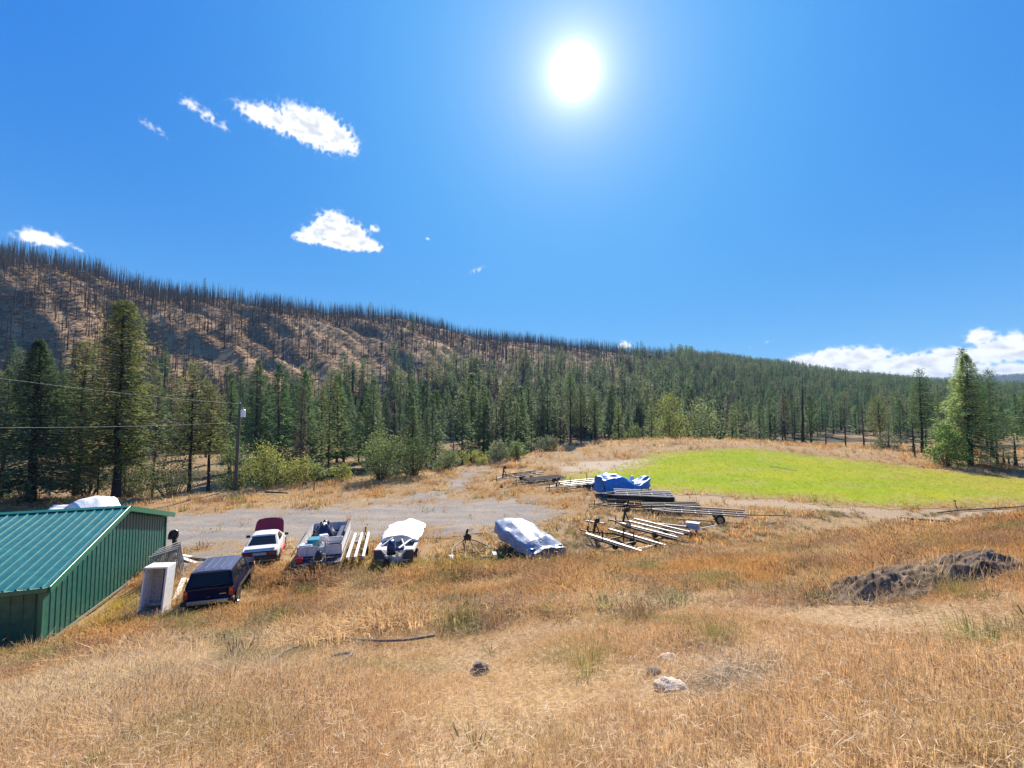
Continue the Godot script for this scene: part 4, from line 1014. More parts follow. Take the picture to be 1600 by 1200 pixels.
func build_wagon():
	var o := thing("station_wagon", "dark navy boxy four-wheel-drive wagon seen from behind, parked between shed and white car", "car")
	settle(o, -12.55, -20.2, deg_to_rad(19.0), 1.4)
	var navy: Material = mats.navy_paint
	one(o, "body", navy, func(c): c.loft([hull_ring(0.80, 0.52, 0.98, 2.08), hull_ring(0.86, 0.46, 1.02, 1.98), hull_ring(0.87, 0.42, 1.02, 0.5), hull_ring(0.87, 0.42, 1.02, -0.7), hull_ring(0.85, 0.42, 0.99, -1.6), hull_ring(0.82, 0.46, 0.95, -2.0), hull_ring(0.76, 0.5, 0.88, -2.06)]))
	one(o, "bonnet", navy, func(c): c.loft([[Vector3(-0.74, 1.03, -0.75), Vector3(-0.5, 1.075, -0.75), Vector3(0.5, 1.075, -0.75), Vector3(0.74, 1.03, -0.75)], [Vector3(-0.7, 0.97, -1.98), Vector3(-0.48, 1.0, -1.98), Vector3(0.48, 1.0, -1.98), Vector3(0.7, 0.97, -1.98)]]))
	cabin(o, navy, 1.02, 1.57, 0.83, 0.69, 2.03, 1.80, -0.1, -0.72, [[0.05, 0.33], [0.38, 0.62], [0.66, 0.93]], 5)
	one(o, "tailgate", navy, func(c): c.box(Vector3(0, 0.79, 2.1), Vector3(1.36, 0.40, 0.06), Basis.IDENTITY, 0.02))
	one(o, "tailgate_trim", mats.black_paint, func(c): c.box(Vector3(0, 1.0, 2.085), Vector3(1.38, 0.03, 0.06)))
	for s in [-1.0, 1.0]:
		var l := one(o, "tail_lamp", mats.tail_red, func(c): c.box(Vector3(s * 0.765, 0.83, 2.09), Vector3(0.15, 0.34, 0.07), Basis.IDENTITY, 0.015))
		one(l, "amber_lens", mats.tail_amber, func(c): c.box(Vector3(s * 0.765, 0.90, 2.128), Vector3(0.12, 0.12, 0.012)))
		one(o, "side_trim", mats.dark_plastic, func(c): c.box(Vector3(s * 0.875, 0.66, 0.1), Vector3(0.03, 0.11, 2.1)))
		one(o, "door_mirror", mats.black_paint, func(c): c.box(Vector3(s * 0.98, 1.1, -0.5), Vector3(0.2, 0.15, 0.1)))
		one(o, "wheel_arch", mats.black_paint, func(c):
			arch(c, s * 0.875, 0.38, 1.3, 0.47, s * 0.012); arch(c, s * 0.865, 0.38, -1.3, 0.47, s * 0.025))
		wheel(o, Vector3(s * 0.77, 0.35, 1.3), 0.36, 0.25, mats.chrome); wheel(o, Vector3(s * 0.77, 0.35, -1.3), 0.36, 0.25, mats.chrome)
		one(o, "bumper_end", mats.dark_plastic, func(c): c.box(Vector3(s * 0.79, 0.53, 2.1), Vector3(0.2, 0.17, 0.26)))
	one(o, "rear_bumper", mats.chrome, func(c): c.box(Vector3(0, 0.53, 2.16), Vector3(1.4, 0.15, 0.14)))
	one(o, "front_bumper", mats.chrome, func(c): c.box(Vector3(0, 0.55, -2.12), Vector3(1.66, 0.16, 0.14)))
	one(o, "badge", mats.chrome, func(c): c.box(Vector3(0.5, 0.78, 2.135), Vector3(0.24, 0.028, 0.006)))
	one(o, "latch", mats.dark_plastic, func(c): c.box(Vector3(0, 0.7, 2.138), Vector3(0.16, 0.06, 0.02)))
	one(o, "rear_wiper", mats.black_paint, func(c): c.beam(Vector3(0.05, 1.08, 2.06), Vector3(0.5, 1.12, 2.05), 0.015, 0.015))

func build_sedan():
	var o := thing("sedan", "white two-door car with its dark red bonnet propped open, beyond the navy wagon", "car")
	settle(o, -13.5, -25.4, deg_to_rad(21.0), 1.4)
	var white: Material = mats.white_paint
	one(o, "body", white, func(c): c.loft([hull_ring(0.78, 0.42, 0.82, 2.2), hull_ring(0.83, 0.3, 0.88, 2.08), hull_ring(0.86, 0.26, 0.92, 1.3), hull_ring(0.86, 0.24, 0.90, -0.9), hull_ring(0.85, 0.26, 0.84, -1.05), hull_ring(0.82, 0.28, 0.76, -1.9), hull_ring(0.74, 0.34, 0.68, -2.15)]))
	cabin(o, white, 0.91, 1.29, 0.77, 0.58, 1.45, 0.72, -0.3, -1.05, [[0.28, 0.5], [0.53, 0.86]], 0)
	one(o, "boot_lid", white, func(c): c.box(Vector3(0, 0.925, 1.78), Vector3(1.36, 0.05, 0.66), Basis.IDENTITY, 0.02))
	one(o, "rear_panel", mats.dark_plastic, func(c): c.box(Vector3(0, 0.72, 2.2), Vector3(1.56, 0.22, 0.06), Basis.IDENTITY, 0.02))
	one(o, "number_panel", mats.liner, func(c): c.box(Vector3(0, 0.71, 2.235), Vector3(0.62, 0.13, 0.02)))
	for s in [-1.0, 1.0]:
		one(o, "tail_lamp", mats.tail_red, func(c): c.box(Vector3(s * 0.57, 0.72, 2.232), Vector3(0.36, 0.16, 0.02)))
		one(o, "door_mirror", mats.black_paint, func(c): c.box(Vector3(s * 0.95, 0.98, -0.62), Vector3(0.2, 0.13, 0.1)))
		one(o, "wheel_arch", mats.black_paint, func(c):
			arch(c, s * 0.855, 0.3, 1.25, 0.4, s * 0.015); arch(c, s * 0.845, 0.3, -1.3, 0.4, s * 0.025))
		one(o, "sill", mats.red_paint, func(c): c.box(Vector3(s * 0.85, 0.36, 0.0), Vector3(0.05, 0.16, 1.7)))
		wheel(o, Vector3(s * 0.76, 0.31, 1.25), 0.31, 0.2, mats.chrome); wheel(o, Vector3(s * 0.76, 0.31, -1.3), 0.31, 0.2, mats.chrome)
	one(o, "rear_bumper", mats.black_paint, func(c): c.box(Vector3(0, 0.5, 2.22), Vector3(1.66, 0.2, 0.16), Basis.IDENTITY, 0.04))
	one(o, "bumper_strip", mats.aluminium, func(c): c.box(Vector3(0, 0.40, 2.25), Vector3(1.5, 0.03, 0.12)))
	one(o, "engine_bay", mats.dark_plastic, func(c): c.box(Vector3(0, 0.80, -1.5), Vector3(1.36, 0.12, 0.85)))
	var tilt := Basis(Vector3.RIGHT, deg_to_rad(-34.0))
	part(o, "bonnet", rounded_panel(1.50, 1.0, tilt, Vector3(0, 0.9, -1.12)), mats.red_paint)

func rounded_panel(wide: float, high: float, turn: Basis, foot: Vector3) -> ArrayMesh:      # an opened bonnet: bowed sheet with rounded upper corners
	var c := Cloud.new(); var rows := []
	for j in 7:
		var v := j / 6.0; var row := []
		var w := wide * 0.5 * (1.0 - 0.10 * v * v - (0.10 if j == 6 else 0.0))
		for i in 9:
			var u := i / 8.0 * 2.0 - 1.0
			row.append(foot + turn * Vector3(u * w, v * high - 0.05 * u * u * v, 0.07 * (1.0 - u * u) - 0.05 * v * v))
		rows.append(row)
	for side in [0.0, 0.03]:
		var off := turn * Vector3(0, 0, -side)
		for j in 6:
			for i in 8: c.quad(rows[j][i] + off, rows[j][i + 1] + off, rows[j + 1][i + 1] + off, rows[j + 1][i] + off)
	var back := turn * Vector3(0, 0, -0.03)
	for i in 8: c.quad(rows[6][i], rows[6][i + 1], rows[6][i + 1] + back, rows[6][i] + back)
	for j in 6:
		for i in [0, 8]: c.quad(rows[j][i], rows[j + 1][i], rows[j + 1][i] + back, rows[j][i] + back)
	return c.mesh()

func outboard(o: Node3D, at: Vector3, s: float, cowl: Material, tilt: float, trim: Material):      # a motor hung on a transom
	var t := Basis(Vector3.RIGHT, tilt)
	var m := part(o, "outboard_motor", lathe_cowl(at, t, s), cowl)
	one(m, "leg", mats.black_paint, func(c):
		c.box(at + t * Vector3(0, -0.35, 0) * s, Vector3(0.16, 0.6, 0.24) * s, t); c.box(at + t * Vector3(0, -0.72, 0.02) * s, Vector3(0.10, 0.3, 0.34) * s, t)
		c.box(at + t * Vector3(0, -0.66, 0.12) * s, Vector3(0.22, 0.025, 0.4) * s, t))
	one(m, "gear_case", mats.black_paint, func(c): c.disc_stack(at + t * Vector3(0, -0.84, -0.2) * s, t * Vector3(0, 0, 1), [[0.0, 0.01], [0.08 * s, 0.05 * s], [0.4 * s, 0.055 * s], [0.5 * s, 0.03 * s]], 10))
	one(m, "propeller", mats.dark_steel, func(c):
		for k in 3: c.box(at + t * Vector3(0.1 * cos(k * 2.09), -0.84 + 0.1 * sin(k * 2.09), 0.34) * s, Vector3(0.16, 0.09, 0.02) * s, t * Basis(Vector3.BACK, k * 2.09) * Basis(Vector3.RIGHT, 0.5)))
	one(m, "cowl_band", trim, func(c): c.box(at + t * Vector3(0, 0.03, 0.06) * s, Vector3(0.37, 0.035, 0.53) * s, t))

func lathe_cowl(at: Vector3, t: Basis, s: float) -> ArrayMesh:
	var c := Cloud.new(); var rings := []
	for k in [[-0.06, 0.13, 0.2], [0.0, 0.18, 0.26], [0.2, 0.185, 0.27], [0.34, 0.165, 0.24], [0.43, 0.12, 0.18], [0.46, 0.05, 0.09]]:
		var ring := []
		for i in 14:
			var a := i * TAU / 14; var x: float = signf(cos(a)) * pow(absf(cos(a)), 0.6) * k[1]; var z: float = signf(sin(a)) * pow(absf(sin(a)), 0.6) * k[2]
			ring.append(at + t * Vector3(x, k[0], z + 0.05 - k[0] * 0.12) * s)
		rings.append(ring)
	c.loft(rings)
	return c.smooth()

func build_pontoon():
	var o := thing("pontoon_boat", "white pontoon boat with blue seats, stern and black motor facing the camera", "boat")
	settle(o, -10.1, -25.2, deg_to_rad(14.5), 2.0, -0.34)
	o.scale_object_local(Vector3(0.93, 1.0, 0.95))
	for s in [-1.0, 1.0]:
		one(o, "pontoon", mats.aluminium, func(c): c.disc_stack(Vector3(s * 0.80, 0.56, 2.95), Vector3(0, 0, -1), [[-0.02, 0.01], [0.0, 0.29], [5.0, 0.29], [5.5, 0.25], [5.9, 0.14], [6.1, 0.01]], 20))
		one(o, "pontoon_band", mats.galvanised, func(c):
			for z in [2.6, 1.2, -0.2, -1.6]: c.disc_stack(Vector3(s * 0.80, 0.56, z), Vector3(0, 0, -1), [[0.0, 0.296], [0.05, 0.296]], 20))
	one(o, "cross_member", mats.dark_steel, func(c):
		for z in [2.7, 1.4, 0.0, -1.4, -2.6]: c.box(Vector3(0, 0.86, z), Vector3(2.0, 0.07, 0.08)))
	one(o, "deck", mats.aluminium, func(c): c.box(Vector3(0, 0.94, 0.0), Vector3(2.3, 0.08, 6.0), Basis.IDENTITY, 0.02))
	one(o, "deck_carpet", mats.navy_vinyl, func(c): c.box(Vector3(0, 0.99, 0.0), Vector3(2.2, 0.018, 5.9)))
	var wall := func(a: Vector3, b: Vector3, n: int):
		for i in n:
			var p := a.lerp(b, (i + 0.02) / n); var q := a.lerp(b, (i + 0.98) / n)
			one(o, "wall_panel", mats.cream_panel, func(c): c.beam(p + Vector3(0, 0.30, 0), q + Vector3(0, 0.30, 0), 0.03, 0.5))
			one(o, "panel_stripe", mats.navy_vinyl, func(c): c.beam(p + Vector3(0, 0.10, 0), q + Vector3(0, 0.10, 0), 0.038, 0.09))
		one(o, "rail", mats.aluminium, func(c):
			c.beam(a + Vector3(0, 0.58, 0), b + Vector3(0, 0.58, 0), 0.045, 0.045)
			c.beam(a + Vector3(0, 0.04, 0), b + Vector3(0, 0.04, 0), 0.04, 0.04)
			for i in n + 1: c.beam(a.lerp(b, i / float(n)), a.lerp(b, i / float(n)) + Vector3(0, 0.58, 0), 0.04, 0.04))
	wall.call(Vector3(-1.1, 1.0, 2.35), Vector3(-1.1, 1.0, -2.7), 5)
	wall.call(Vector3(1.1, 1.0, 2.35), Vector3(1.1, 1.0, -2.7), 5)
	wall.call(Vector3(-1.1, 1.0, 2.35), Vector3(-0.14, 1.0, 2.35), 2)
	wall.call(Vector3(0.24, 1.0, 2.35), Vector3(1.1, 1.0, 2.35), 1)
	wall.call(Vector3(-1.1, 1.0, -2.72), Vector3(1.1, 1.0, -2.72), 3)
	one(o, "gate", mats.cream_panel, func(c): c.box(Vector3(0.05, 1.30, 2.37), Vector3(0.34, 0.5, 0.03)))
	for k in [[-0.1, 0.28, 0.3], [0.3, 1.06, 0.24]]:      # raised hoops over the stern rail
		one(o, "grab_rail", mats.aluminium, func(c): c.tube([Vector3(k[0], 1.55, 2.35), Vector3(k[0], 1.55 + k[2], 2.33), Vector3(k[1], 1.55 + k[2], 2.33), Vector3(k[1], 1.55, 2.35)], 0.02))
	one(o, "ladder_rail", mats.aluminium, func(c): c.tube([Vector3(-1.16, 1.6, 2.2), Vector3(-1.45, 1.1, 2.1), Vector3(-1.45, 1.2, -0.4), Vector3(-1.16, 1.66, -0.6)], 0.022))
	# seats
	one(o, "side_bench", mats.navy_vinyl, func(c):
		c.box(Vector3(0.78, 1.22, -1.2), Vector3(0.5, 0.42, 2.6), Basis.IDENTITY, 0.05); c.box(Vector3(1.0, 1.52, -1.2), Vector3(0.14, 0.36, 2.6), Basis.IDENTITY, 0.05))
	one(o, "stern_seat", mats.navy_vinyl, func(c): c.box(Vector3(0.68, 1.2, 1.5), Vector3(0.75, 0.4, 0.55), Basis.IDENTITY, 0.05))
	one(o, "seat_back", mats.cream_panel, func(c): c.box(Vector3(0.68, 1.54, 1.2), Vector3(0.78, 0.36, 0.14), Basis.IDENTITY, 0.05))
	one(o, "stern_locker", mats.gelcoat, func(c): c.box(Vector3(-0.72, 1.34, 2.0), Vector3(0.66, 0.62, 0.5), Basis.IDENTITY, 0.04))
	one(o, "helm_console", mats.gelcoat, func(c): c.box(Vector3(-0.05, 1.36, 0.55), Vector3(0.5, 0.7, 0.4), Basis(Vector3.UP, 0.3), 0.04))
	one(o, "captain_chair", mats.cream_panel, func(c): c.box(Vector3(-0.05, 1.4, 1.1), Vector3(0.42, 0.12, 0.42), Basis.IDENTITY, 0.04); c.box(Vector3(-0.05, 1.6, 1.3), Vector3(0.42, 0.4, 0.1), Basis(Vector3.RIGHT, 0.1), 0.04))
	one(o, "stern_platform", mats.aluminium, func(c): c.box(Vector3(0, 0.95, 2.82), Vector3(2.26, 0.06, 0.5)))
	outboard(o, Vector3(0.08, 1.12, 3.05), 1.0, mats.black_paint, 0.0, mats.white_board)
	one(o, "motor_bracket", mats.white_board, func(c): c.tube([Vector3(-0.2, 1.0, 2.9), Vector3(-0.2, 1.36, 2.95), Vector3(0.36, 1.36, 2.95), Vector3(0.36, 1.0, 2.9)], 0.025))
	# what lies on it
	var on := o.transform
	var tub := thing("plastic_tub", "bright cyan plastic tub on the pontoon boat's deck behind the stern rail", "tub"); tub.transform = on.translated_local(Vector3(-0.42, 1.0, 1.55))
	one(tub, "body", mats.cyan_plastic, func(c): c.loft([[Vector3(-0.2, 0.3, -0.26), Vector3(0.2, 0.3, -0.26), Vector3(0.2, 0.3, 0.26), Vector3(-0.2, 0.3, 0.26)], [Vector3(-0.27, 0.78, -0.32), Vector3(0.27, 0.78, -0.32), Vector3(0.27, 0.78, 0.32), Vector3(-0.27, 0.78, 0.32)]]))
	one(tub, "rim", mats.cyan_plastic, func(c): c.box(Vector3(0, 0.78, 0), Vector3(0.6, 0.05, 0.7)))
	one(tub, "stand", mats.dark_plastic, func(c): c.box(Vector3(0, 0.15, 0), Vector3(0.36, 0.3, 0.44)))
	var can := thing("fuel_can", "small dark red fuel can on the left corner of the pontoon boat's stern platform", "fuel can"); can.transform = on.translated_local(Vector3(-0.9, 0.985, 2.82))
	one(can, "tank", mats.red_paint, func(c): c.box(Vector3(0, 0.13, 0), Vector3(0.34, 0.26, 0.26), Basis.IDENTITY, 0.04))
	one(can, "handle", mats.red_paint, func(c): c.tube([Vector3(-0.1, 0.26, 0), Vector3(-0.08, 0.32, 0), Vector3(0.08, 0.32, 0), Vector3(0.1, 0.26, 0)], 0.016))
	one(can, "cap", mats.black_paint, func(c): c.disc_stack(Vector3(0.1, 0.26, 0.06), Vector3.UP, [[0.0, 0.03], [0.04, 0.03], [0.04, 0.0]], 10))
	var heap := thing("bundled_cover", "dark navy canvas cover heaped in the bow of the pontoon boat", "boat cover"); heap.transform = on.translated_local(Vector3(-0.2, 1.0, -1.3))
	part(heap, "canvas", lump(Vector3(1.2, 1.0, 1.6), 3, 0.3, 22), mats.navy_vinyl)
	one(heap, "frame_bow", mats.aluminium, func(c):
		var p := []
		for k in 9: p.append(Vector3(-0.55 + 0.2 * k * 0.68, 0.3 + 0.75 * sin(PI * k / 8.0), 0.62))
		c.tube(p, 0.018))
	var bag := thing("white_bag", "round white bag beside the cyan tub on the pontoon boat", "bag"); bag.transform = on.translated_local(Vector3(0.02, 1.0, 1.75))
	part(bag, "sack", lump(Vector3(0.34, 0.62, 0.34), 8, 0.15, 14), mats.white_tarp)

func lump(size: Vector3, s: int, rough: float, sides: int) -> ArrayMesh:      # a rounded uneven heap standing on its base
	var c := Cloud.new(); var rings := []
	for j in sides / 2 + 1:
		var v := j / float(sides / 2); var ring := []
		for i in sides:
			var a := i * TAU / sides; var p := Vector3(cos(a) * sin(v * PI * 0.5 + 0.001), cos(v * PI * 0.5), sin(a) * sin(v * PI * 0.5 + 0.001))
			var k := 1.0 + rough * (noise.get_noise_3d(p.x * 1.4 + s * 9, p.y * 1.4, p.z * 1.4) + 0.5 * noise.get_noise_3d(p.x * 4.0 + s * 9, p.y * 4.0, p.z * 4.0))
			ring.append(Vector3(p.x * size.x * 0.5, p.y * size.y, p.z * size.z * 0.5) * k)
		rings.append(ring)
	c.loft(rings)
	return c.smooth()

func boat_hull(c: Cloud, L: float, W: float, keel: float, chine: float, gunwale: float, bow_rise: float):
	var rings := []
	for k in 11:
		var f := k / 10.0; var w := W * 0.5 * (1.0 if f < 0.45 else maxf(0.03, sqrt(maxf(0.0, 1.0 - pow((f - 0.45) / 0.56, 2.2)))))
		var z := L * (0.5 - f); var low := keel + 0.55 * (gunwale - keel) * pow(f, 4.0); var mid := lerpf(chine, gunwale, pow(f, 3.0) * 0.6); var up := gunwale + bow_rise * f * f
		rings.append([Vector3(0, low, z), Vector3(w * 0.82, mid, z), Vector3(w, up - 0.12, z), Vector3(w * 0.97, up, z), Vector3(w * 0.85, up + 0.005, z), Vector3(w * 0.78, up - 0.3 * (1.0 - f), z), Vector3(0, up - 0.34 * (1.0 - f), z), Vector3(-w * 0.78, up - 0.3 * (1.0 - f), z), Vector3(-w * 0.85, up + 0.005, z), Vector3(-w * 0.97, up, z), Vector3(-w, up - 0.12, z), Vector3(-w * 0.82, mid, z)])
	c.loft(rings)

func draped(L: float, W: float, top: Callable, hem: Callable, seed_by: float, wrinkle: float) -> ArrayMesh:
	# cloth over a long form: top.call(f) height of its ridge, hem.call(f, side) height of its edge
	var c := Cloud.new(); var rows := []; var n := 34; var m := 27
	for j in n:
		var f := j / float(n - 1); var row := []; var z := L * (0.5 - f)
		var w := W * 0.5 * (0.9 + 0.1 * sin(PI * minf(f * 2.0, 1.0)) if f < 0.5 else maxf(0.16, sqrt(maxf(0.0, 1.0 - pow((f - 0.4) / 0.62, 2.4)))))
		for i in m:
			var u := i / float(m - 1) * 2.0 - 1.0; var au := absf(u)
			var x := w * signf(u) * minf(1.0, au / 0.62) * (1.0 + 0.08 * maxf(0.0, au - 0.62))
			var t: float = top.call(f); var edge: float = t - 0.26 * pow(minf(1.0, au / 0.62), 1.6) * (1.0 - 0.3 * f)
			var y := edge if au < 0.62 else lerpf(edge, hem.call(f, signf(u)), (au - 0.62) / 0.38)
			var fold := noise.get_noise_3d(u * 2.2 + seed_by, f * 4.0, 0.0) * 1.3 + noise.get_noise_3d(u * 1.2, f * 16.0, seed_by) * (0.5 if au > 0.55 else 0.15) + noise.get_noise_3d(u * 7.0, f * 9.0, seed_by) * 0.35
			row.append(Vector3(x + fold * wrinkle * signf(u) * minf(1.0, au * 1.6), y + fold * wrinkle * (1.2 - au), z + noise.get_noise_2d(u * 3.0 + seed_by, f * 3.0) * wrinkle))
		rows.append(row)
	for j in n - 1:
		for i in m - 1: c.quad(rows[j][i], rows[j][i + 1], rows[j + 1][i + 1], rows[j + 1][i])
	# the cloth hangs down over the stern too
	var drop := []
	for i in m:
		var p: Vector3 = rows[0][i]; var u := absf(i / float(m - 1) * 2.0 - 1.0)
		drop.append(Vector3(p.x * 0.97, minf(p.y, hem.call(0.0, 0.0) + 0.06 * sin(i * 1.9)), p.z + 0.10 + 0.06 * sin(i * 1.3) * (1.0 - u)))
	for i in m - 1: c.quad(rows[0][i], rows[0][i + 1], drop[i + 1], drop[i])
	return c.smooth()

func build_runabout():
	var o := thing("motorboat", "open white motorboat with a white sheet over its bow and a blue motor", "boat")
	settle(o, -6.1, -26.0, deg_to_rad(3.0), 2.0, -0.05)
	one(o, "hull", mats.gelcoat, func(c): boat_hull(c, 5.2, 2.02, 0.3, 0.52, 1.0, 0.22))
	one(o, "floor", mats.grey_carpet, func(c): c.box(Vector3(0, 0.74, 1.0), Vector3(1.5, 0.03, 2.6)))
	for s in [-1.0, 1.0]:
		one(o, "transom_corner", mats.grey_carpet, func(c): c.loft([[Vector3(s * 0.98, 0.55, 2.62), Vector3(s * 0.42, 0.55, 2.62), Vector3(s * 0.42, 0.74, 2.62), Vector3(s * 0.62, 1.0, 2.62), Vector3(s * 0.98, 1.0, 2.62)], [Vector3(s * 0.98, 0.55, 2.66), Vector3(s * 0.42, 0.55, 2.66), Vector3(s * 0.42, 0.74, 2.66), Vector3(s * 0.62, 1.0, 2.66), Vector3(s * 0.98, 1.0, 2.66)]]))
		one(o, "transom_rim", mats.gelcoat, func(c): c.tube([Vector3(s * 0.42, 0.66, 2.66), Vector3(s * 0.42, 0.78, 2.66), Vector3(s * 0.62, 1.02, 2.66), Vector3(s * 0.99, 1.02, 2.66)], 0.035))
		one(o, "stern_seat", mats.gelcoat, func(c): c.box(Vector3(s * 0.66, 0.86, 2.2), Vector3(0.46, 0.22, 0.7), Basis.IDENTITY, 0.05))
		one(o, "side_pocket", mats.grey_carpet, func(c): c.box(Vector3(s * 0.86, 0.86, 1.2), Vector3(0.06, 0.2, 1.6)))
	outboard(o, Vector3(-0.12, 1.02, 2.45), 1.15, mats.blue_cowl, 0.75, mats.black_paint)
	one(o, "lower_unit", mats.black_paint, func(c): c.box(Vector3(-0.3, 0.42, 2.85), Vector3(0.26, 0.5, 0.3)))
	for s in [-1.0, 1.0]: wheel(o, Vector3(s * 0.86, 0.27, 0.9), 0.28, 0.18, mats.white_board)
	one(o, "trailer_frame", mats.galvanised, func(c):
		for s in [-1.0, 1.0]: c.beam(Vector3(s * 0.6, 0.34, 2.3), Vector3(s * 0.45, 0.34, -1.6), 0.07, 0.1)
		c.beam(Vector3(-0.9, 0.3, 0.9), Vector3(0.9, 0.3, 0.9), 0.07, 0.07); c.beam(Vector3(0, 0.36, -1.5), Vector3(0, 0.36, -3.4), 0.09, 0.09))
	var sheet := thing("boat_cover", "loose white sheet pulled over the bow half of the open motorboat", "boat cover"); sheet.transform = o.transform.translated_local(Vector3(0, 0, -0.75))
	part(sheet, "cloth", draped(3.9, 2.16, func(f): return 1.36 + 0.16 * sin(PI * f * 0.9) - 0.10 * f, func(f, _s): return lerpf(1.06, 1.16, f), 3.0, 0.05), mats.white_tarp)
	var poles := thing("cover_support", "pale slats propping the white sheet on the open motorboat", "support"); poles.transform = o.transform
	one(poles, "slat", mats.white_board, func(c): c.beam(Vector3(0.2, 1.0, 2.3), Vector3(0.75, 1.18, 0.9), 0.12, 0.03))
	one(poles, "slat", mats.white_board, func(c): c.beam(Vector3(0.55, 0.9, 2.3), Vector3(0.05, 1.3, 1.1), 0.07, 0.03))
	one(poles, "slat", mats.white_board, func(c): c.beam(Vector3(-0.75, 1.02, 1.9), Vector3(-0.2, 1.3, 1.1), 0.07, 0.03))

func build_covered_boat():
	var o := thing("covered_boat", "boat under a silver and blue tarpaulin, right of the rusty empty trailer", "boat")
	settle(o, 0.6, -25.8, deg_to_rad(31.0), 1.6, 0.1)
	one(o, "hull", mats.navy_vinyl, func(c): boat_hull(c, 4.6, 1.95, 0.3, 0.5, 0.95, 0.15))
	part(o, "tarpaulin", draped(4.9, 2.2, func(f): return 1.02 + 0.22 * smoothstep(0.0, 0.16, f) + 0.32 * smoothstep(0.05, 0.65, f) - 0.3 * smoothstep(0.82, 1.0, f) + 0.04 * sin(f * 9.0), func(f, s): return 0.52 + 0.30 * f + 0.05 * sin(f * 21.0 + s), 11.0, 0.075), mats.silver_tarp)
	for s in [-1.0, 1.0]:
		wheel(o, Vector3(s * 0.9, 0.22, 0.5), 0.3, 0.18, mats.chrome)
		one(o, "trailer_rail", mats.dark_steel, func(c): c.beam(Vector3(s * 0.55, 0.3, 2.0), Vector3(s * 0.3, 0.34, -2.0), 0.07, 0.1))
	one(o, "axle", mats.dark_steel, func(c): c.beam(Vector3(-0.9, 0.24, 0.5), Vector3(0.9, 0.24, 0.5), 0.07, 0.07))
	one(o, "outboard_leg", mats.black_paint, func(c): c.box(Vector3(0.35, 0.45, 2.5), Vector3(0.2, 0.6, 0.3)))
	one(o, "rope", mats.white_board, func(c): c.tube([Vector3(-1.1, 0.62, 1.4), Vector3(-0.95, 0.4, 1.2), Vector3(-0.7, 0.32, 0.6)], 0.012))

func build_blue_boat():
	var o := thing("blue_tarped_boat", "boat wrapped in a bright blue tarpaulin at the edge of the green field", "boat")
	settle(o, 10.4, -42.6, deg_to_rad(-77.0), 1.6)
	one(o, "hull", mats.gelcoat, func(c): boat_hull(c, 4.4, 1.9, 0.35, 0.55, 0.95, 0.2))
	part(o, "tarpaulin", draped(4.9, 2.5, func(f): return 1.95 - 0.25 * pow(maxf(0.0, 0.25 - f) * 4.0, 2.0) - 0.85 * smoothstep(0.28, 0.68, f) + 0.42 * smoothstep(0.72, 0.98, f), func(f, _s): return 0.22 + 0.4 * smoothstep(0.3, 0.8, f), 27.0, 0.11), mats.blue_tarp)
	one(o, "trailer_rail", mats.dark_steel, func(c):
		for s in [-1.0, 1.0]: c.beam(Vector3(s * 0.6, 0.3, 2.2), Vector3(s * 0.3, 0.34, -2.6), 0.07, 0.1))
	for s in [-1.0, 1.0]: wheel(o, Vector3(s * 0.92, 0.27, 0.6), 0.29, 0.18, mats.rust)
	var ball := thing("buoy", "white round buoy resting on the low end of the blue tarpaulin", "buoy"); ball.transform = o.transform.translated_local(Vector3(-0.3, 1.18, -0.95))
	part(ball, "float", lump(Vector3(0.42, 0.42, 0.42), 2, 0.02, 16), mats.white_tarp)

func build_far_covers():
	# what shows over the shed's ridge
	var o := thing("white_covered_boat", "white-covered boat whose peaked top shows above the green shed's ridge", "boat")
	settle(o, -30.6, -32.6, deg_to_rad(70.0), 1.5, -0.55)
	one(o, "hull", mats.gelcoat, func(c): boat_hull(c, 5.6, 2.2, 0.4, 0.7, 1.25, 0.2))
	part(o, "cover", draped(5.8, 2.4, func(f): return 1.75 + 0.85 * exp(-pow((f - 0.22) / 0.16, 2.0)) - 0.1 * f, func(f, _s): return 1.1 + 0.2 * f, 41.0, 0.06), mats.white_tarp)
	one(o, "windscreen", mats.glass, func(c): c.quad(Vector3(-0.8, 1.7, -0.2), Vector3(0.8, 1.7, -0.2), Vector3(0.7, 2.05, 0.25), Vector3(-0.7, 2.05, 0.25)))
	for s in [-1.0, 1.0]: wheel(o, Vector3(s * 0.95, 0.3, 0.6), 0.3, 0.2, mats.chrome)
	var m := thing("stored_motor", "grey and white outboard motor whose cowl just shows over the shed roof's peak", "outboard motor")
	settle(m, -24.8, -29.8, 0.6)
	one(m, "stand", mats.dark_steel, func(c):
		for s in [-1.0, 1.0]: c.beam(Vector3(s * 0.35, 0, 0.3), Vector3(s * 0.1, 1.3, 0), 0.06, 0.06); c.beam(Vector3(s * 0.35, 0, -0.3), Vector3(s * 0.1, 1.3, 0), 0.06, 0.06))
	outboard(m, Vector3(0, 1.35, 0), 1.0, mats.gelcoat, 0.3, mats.black_paint)

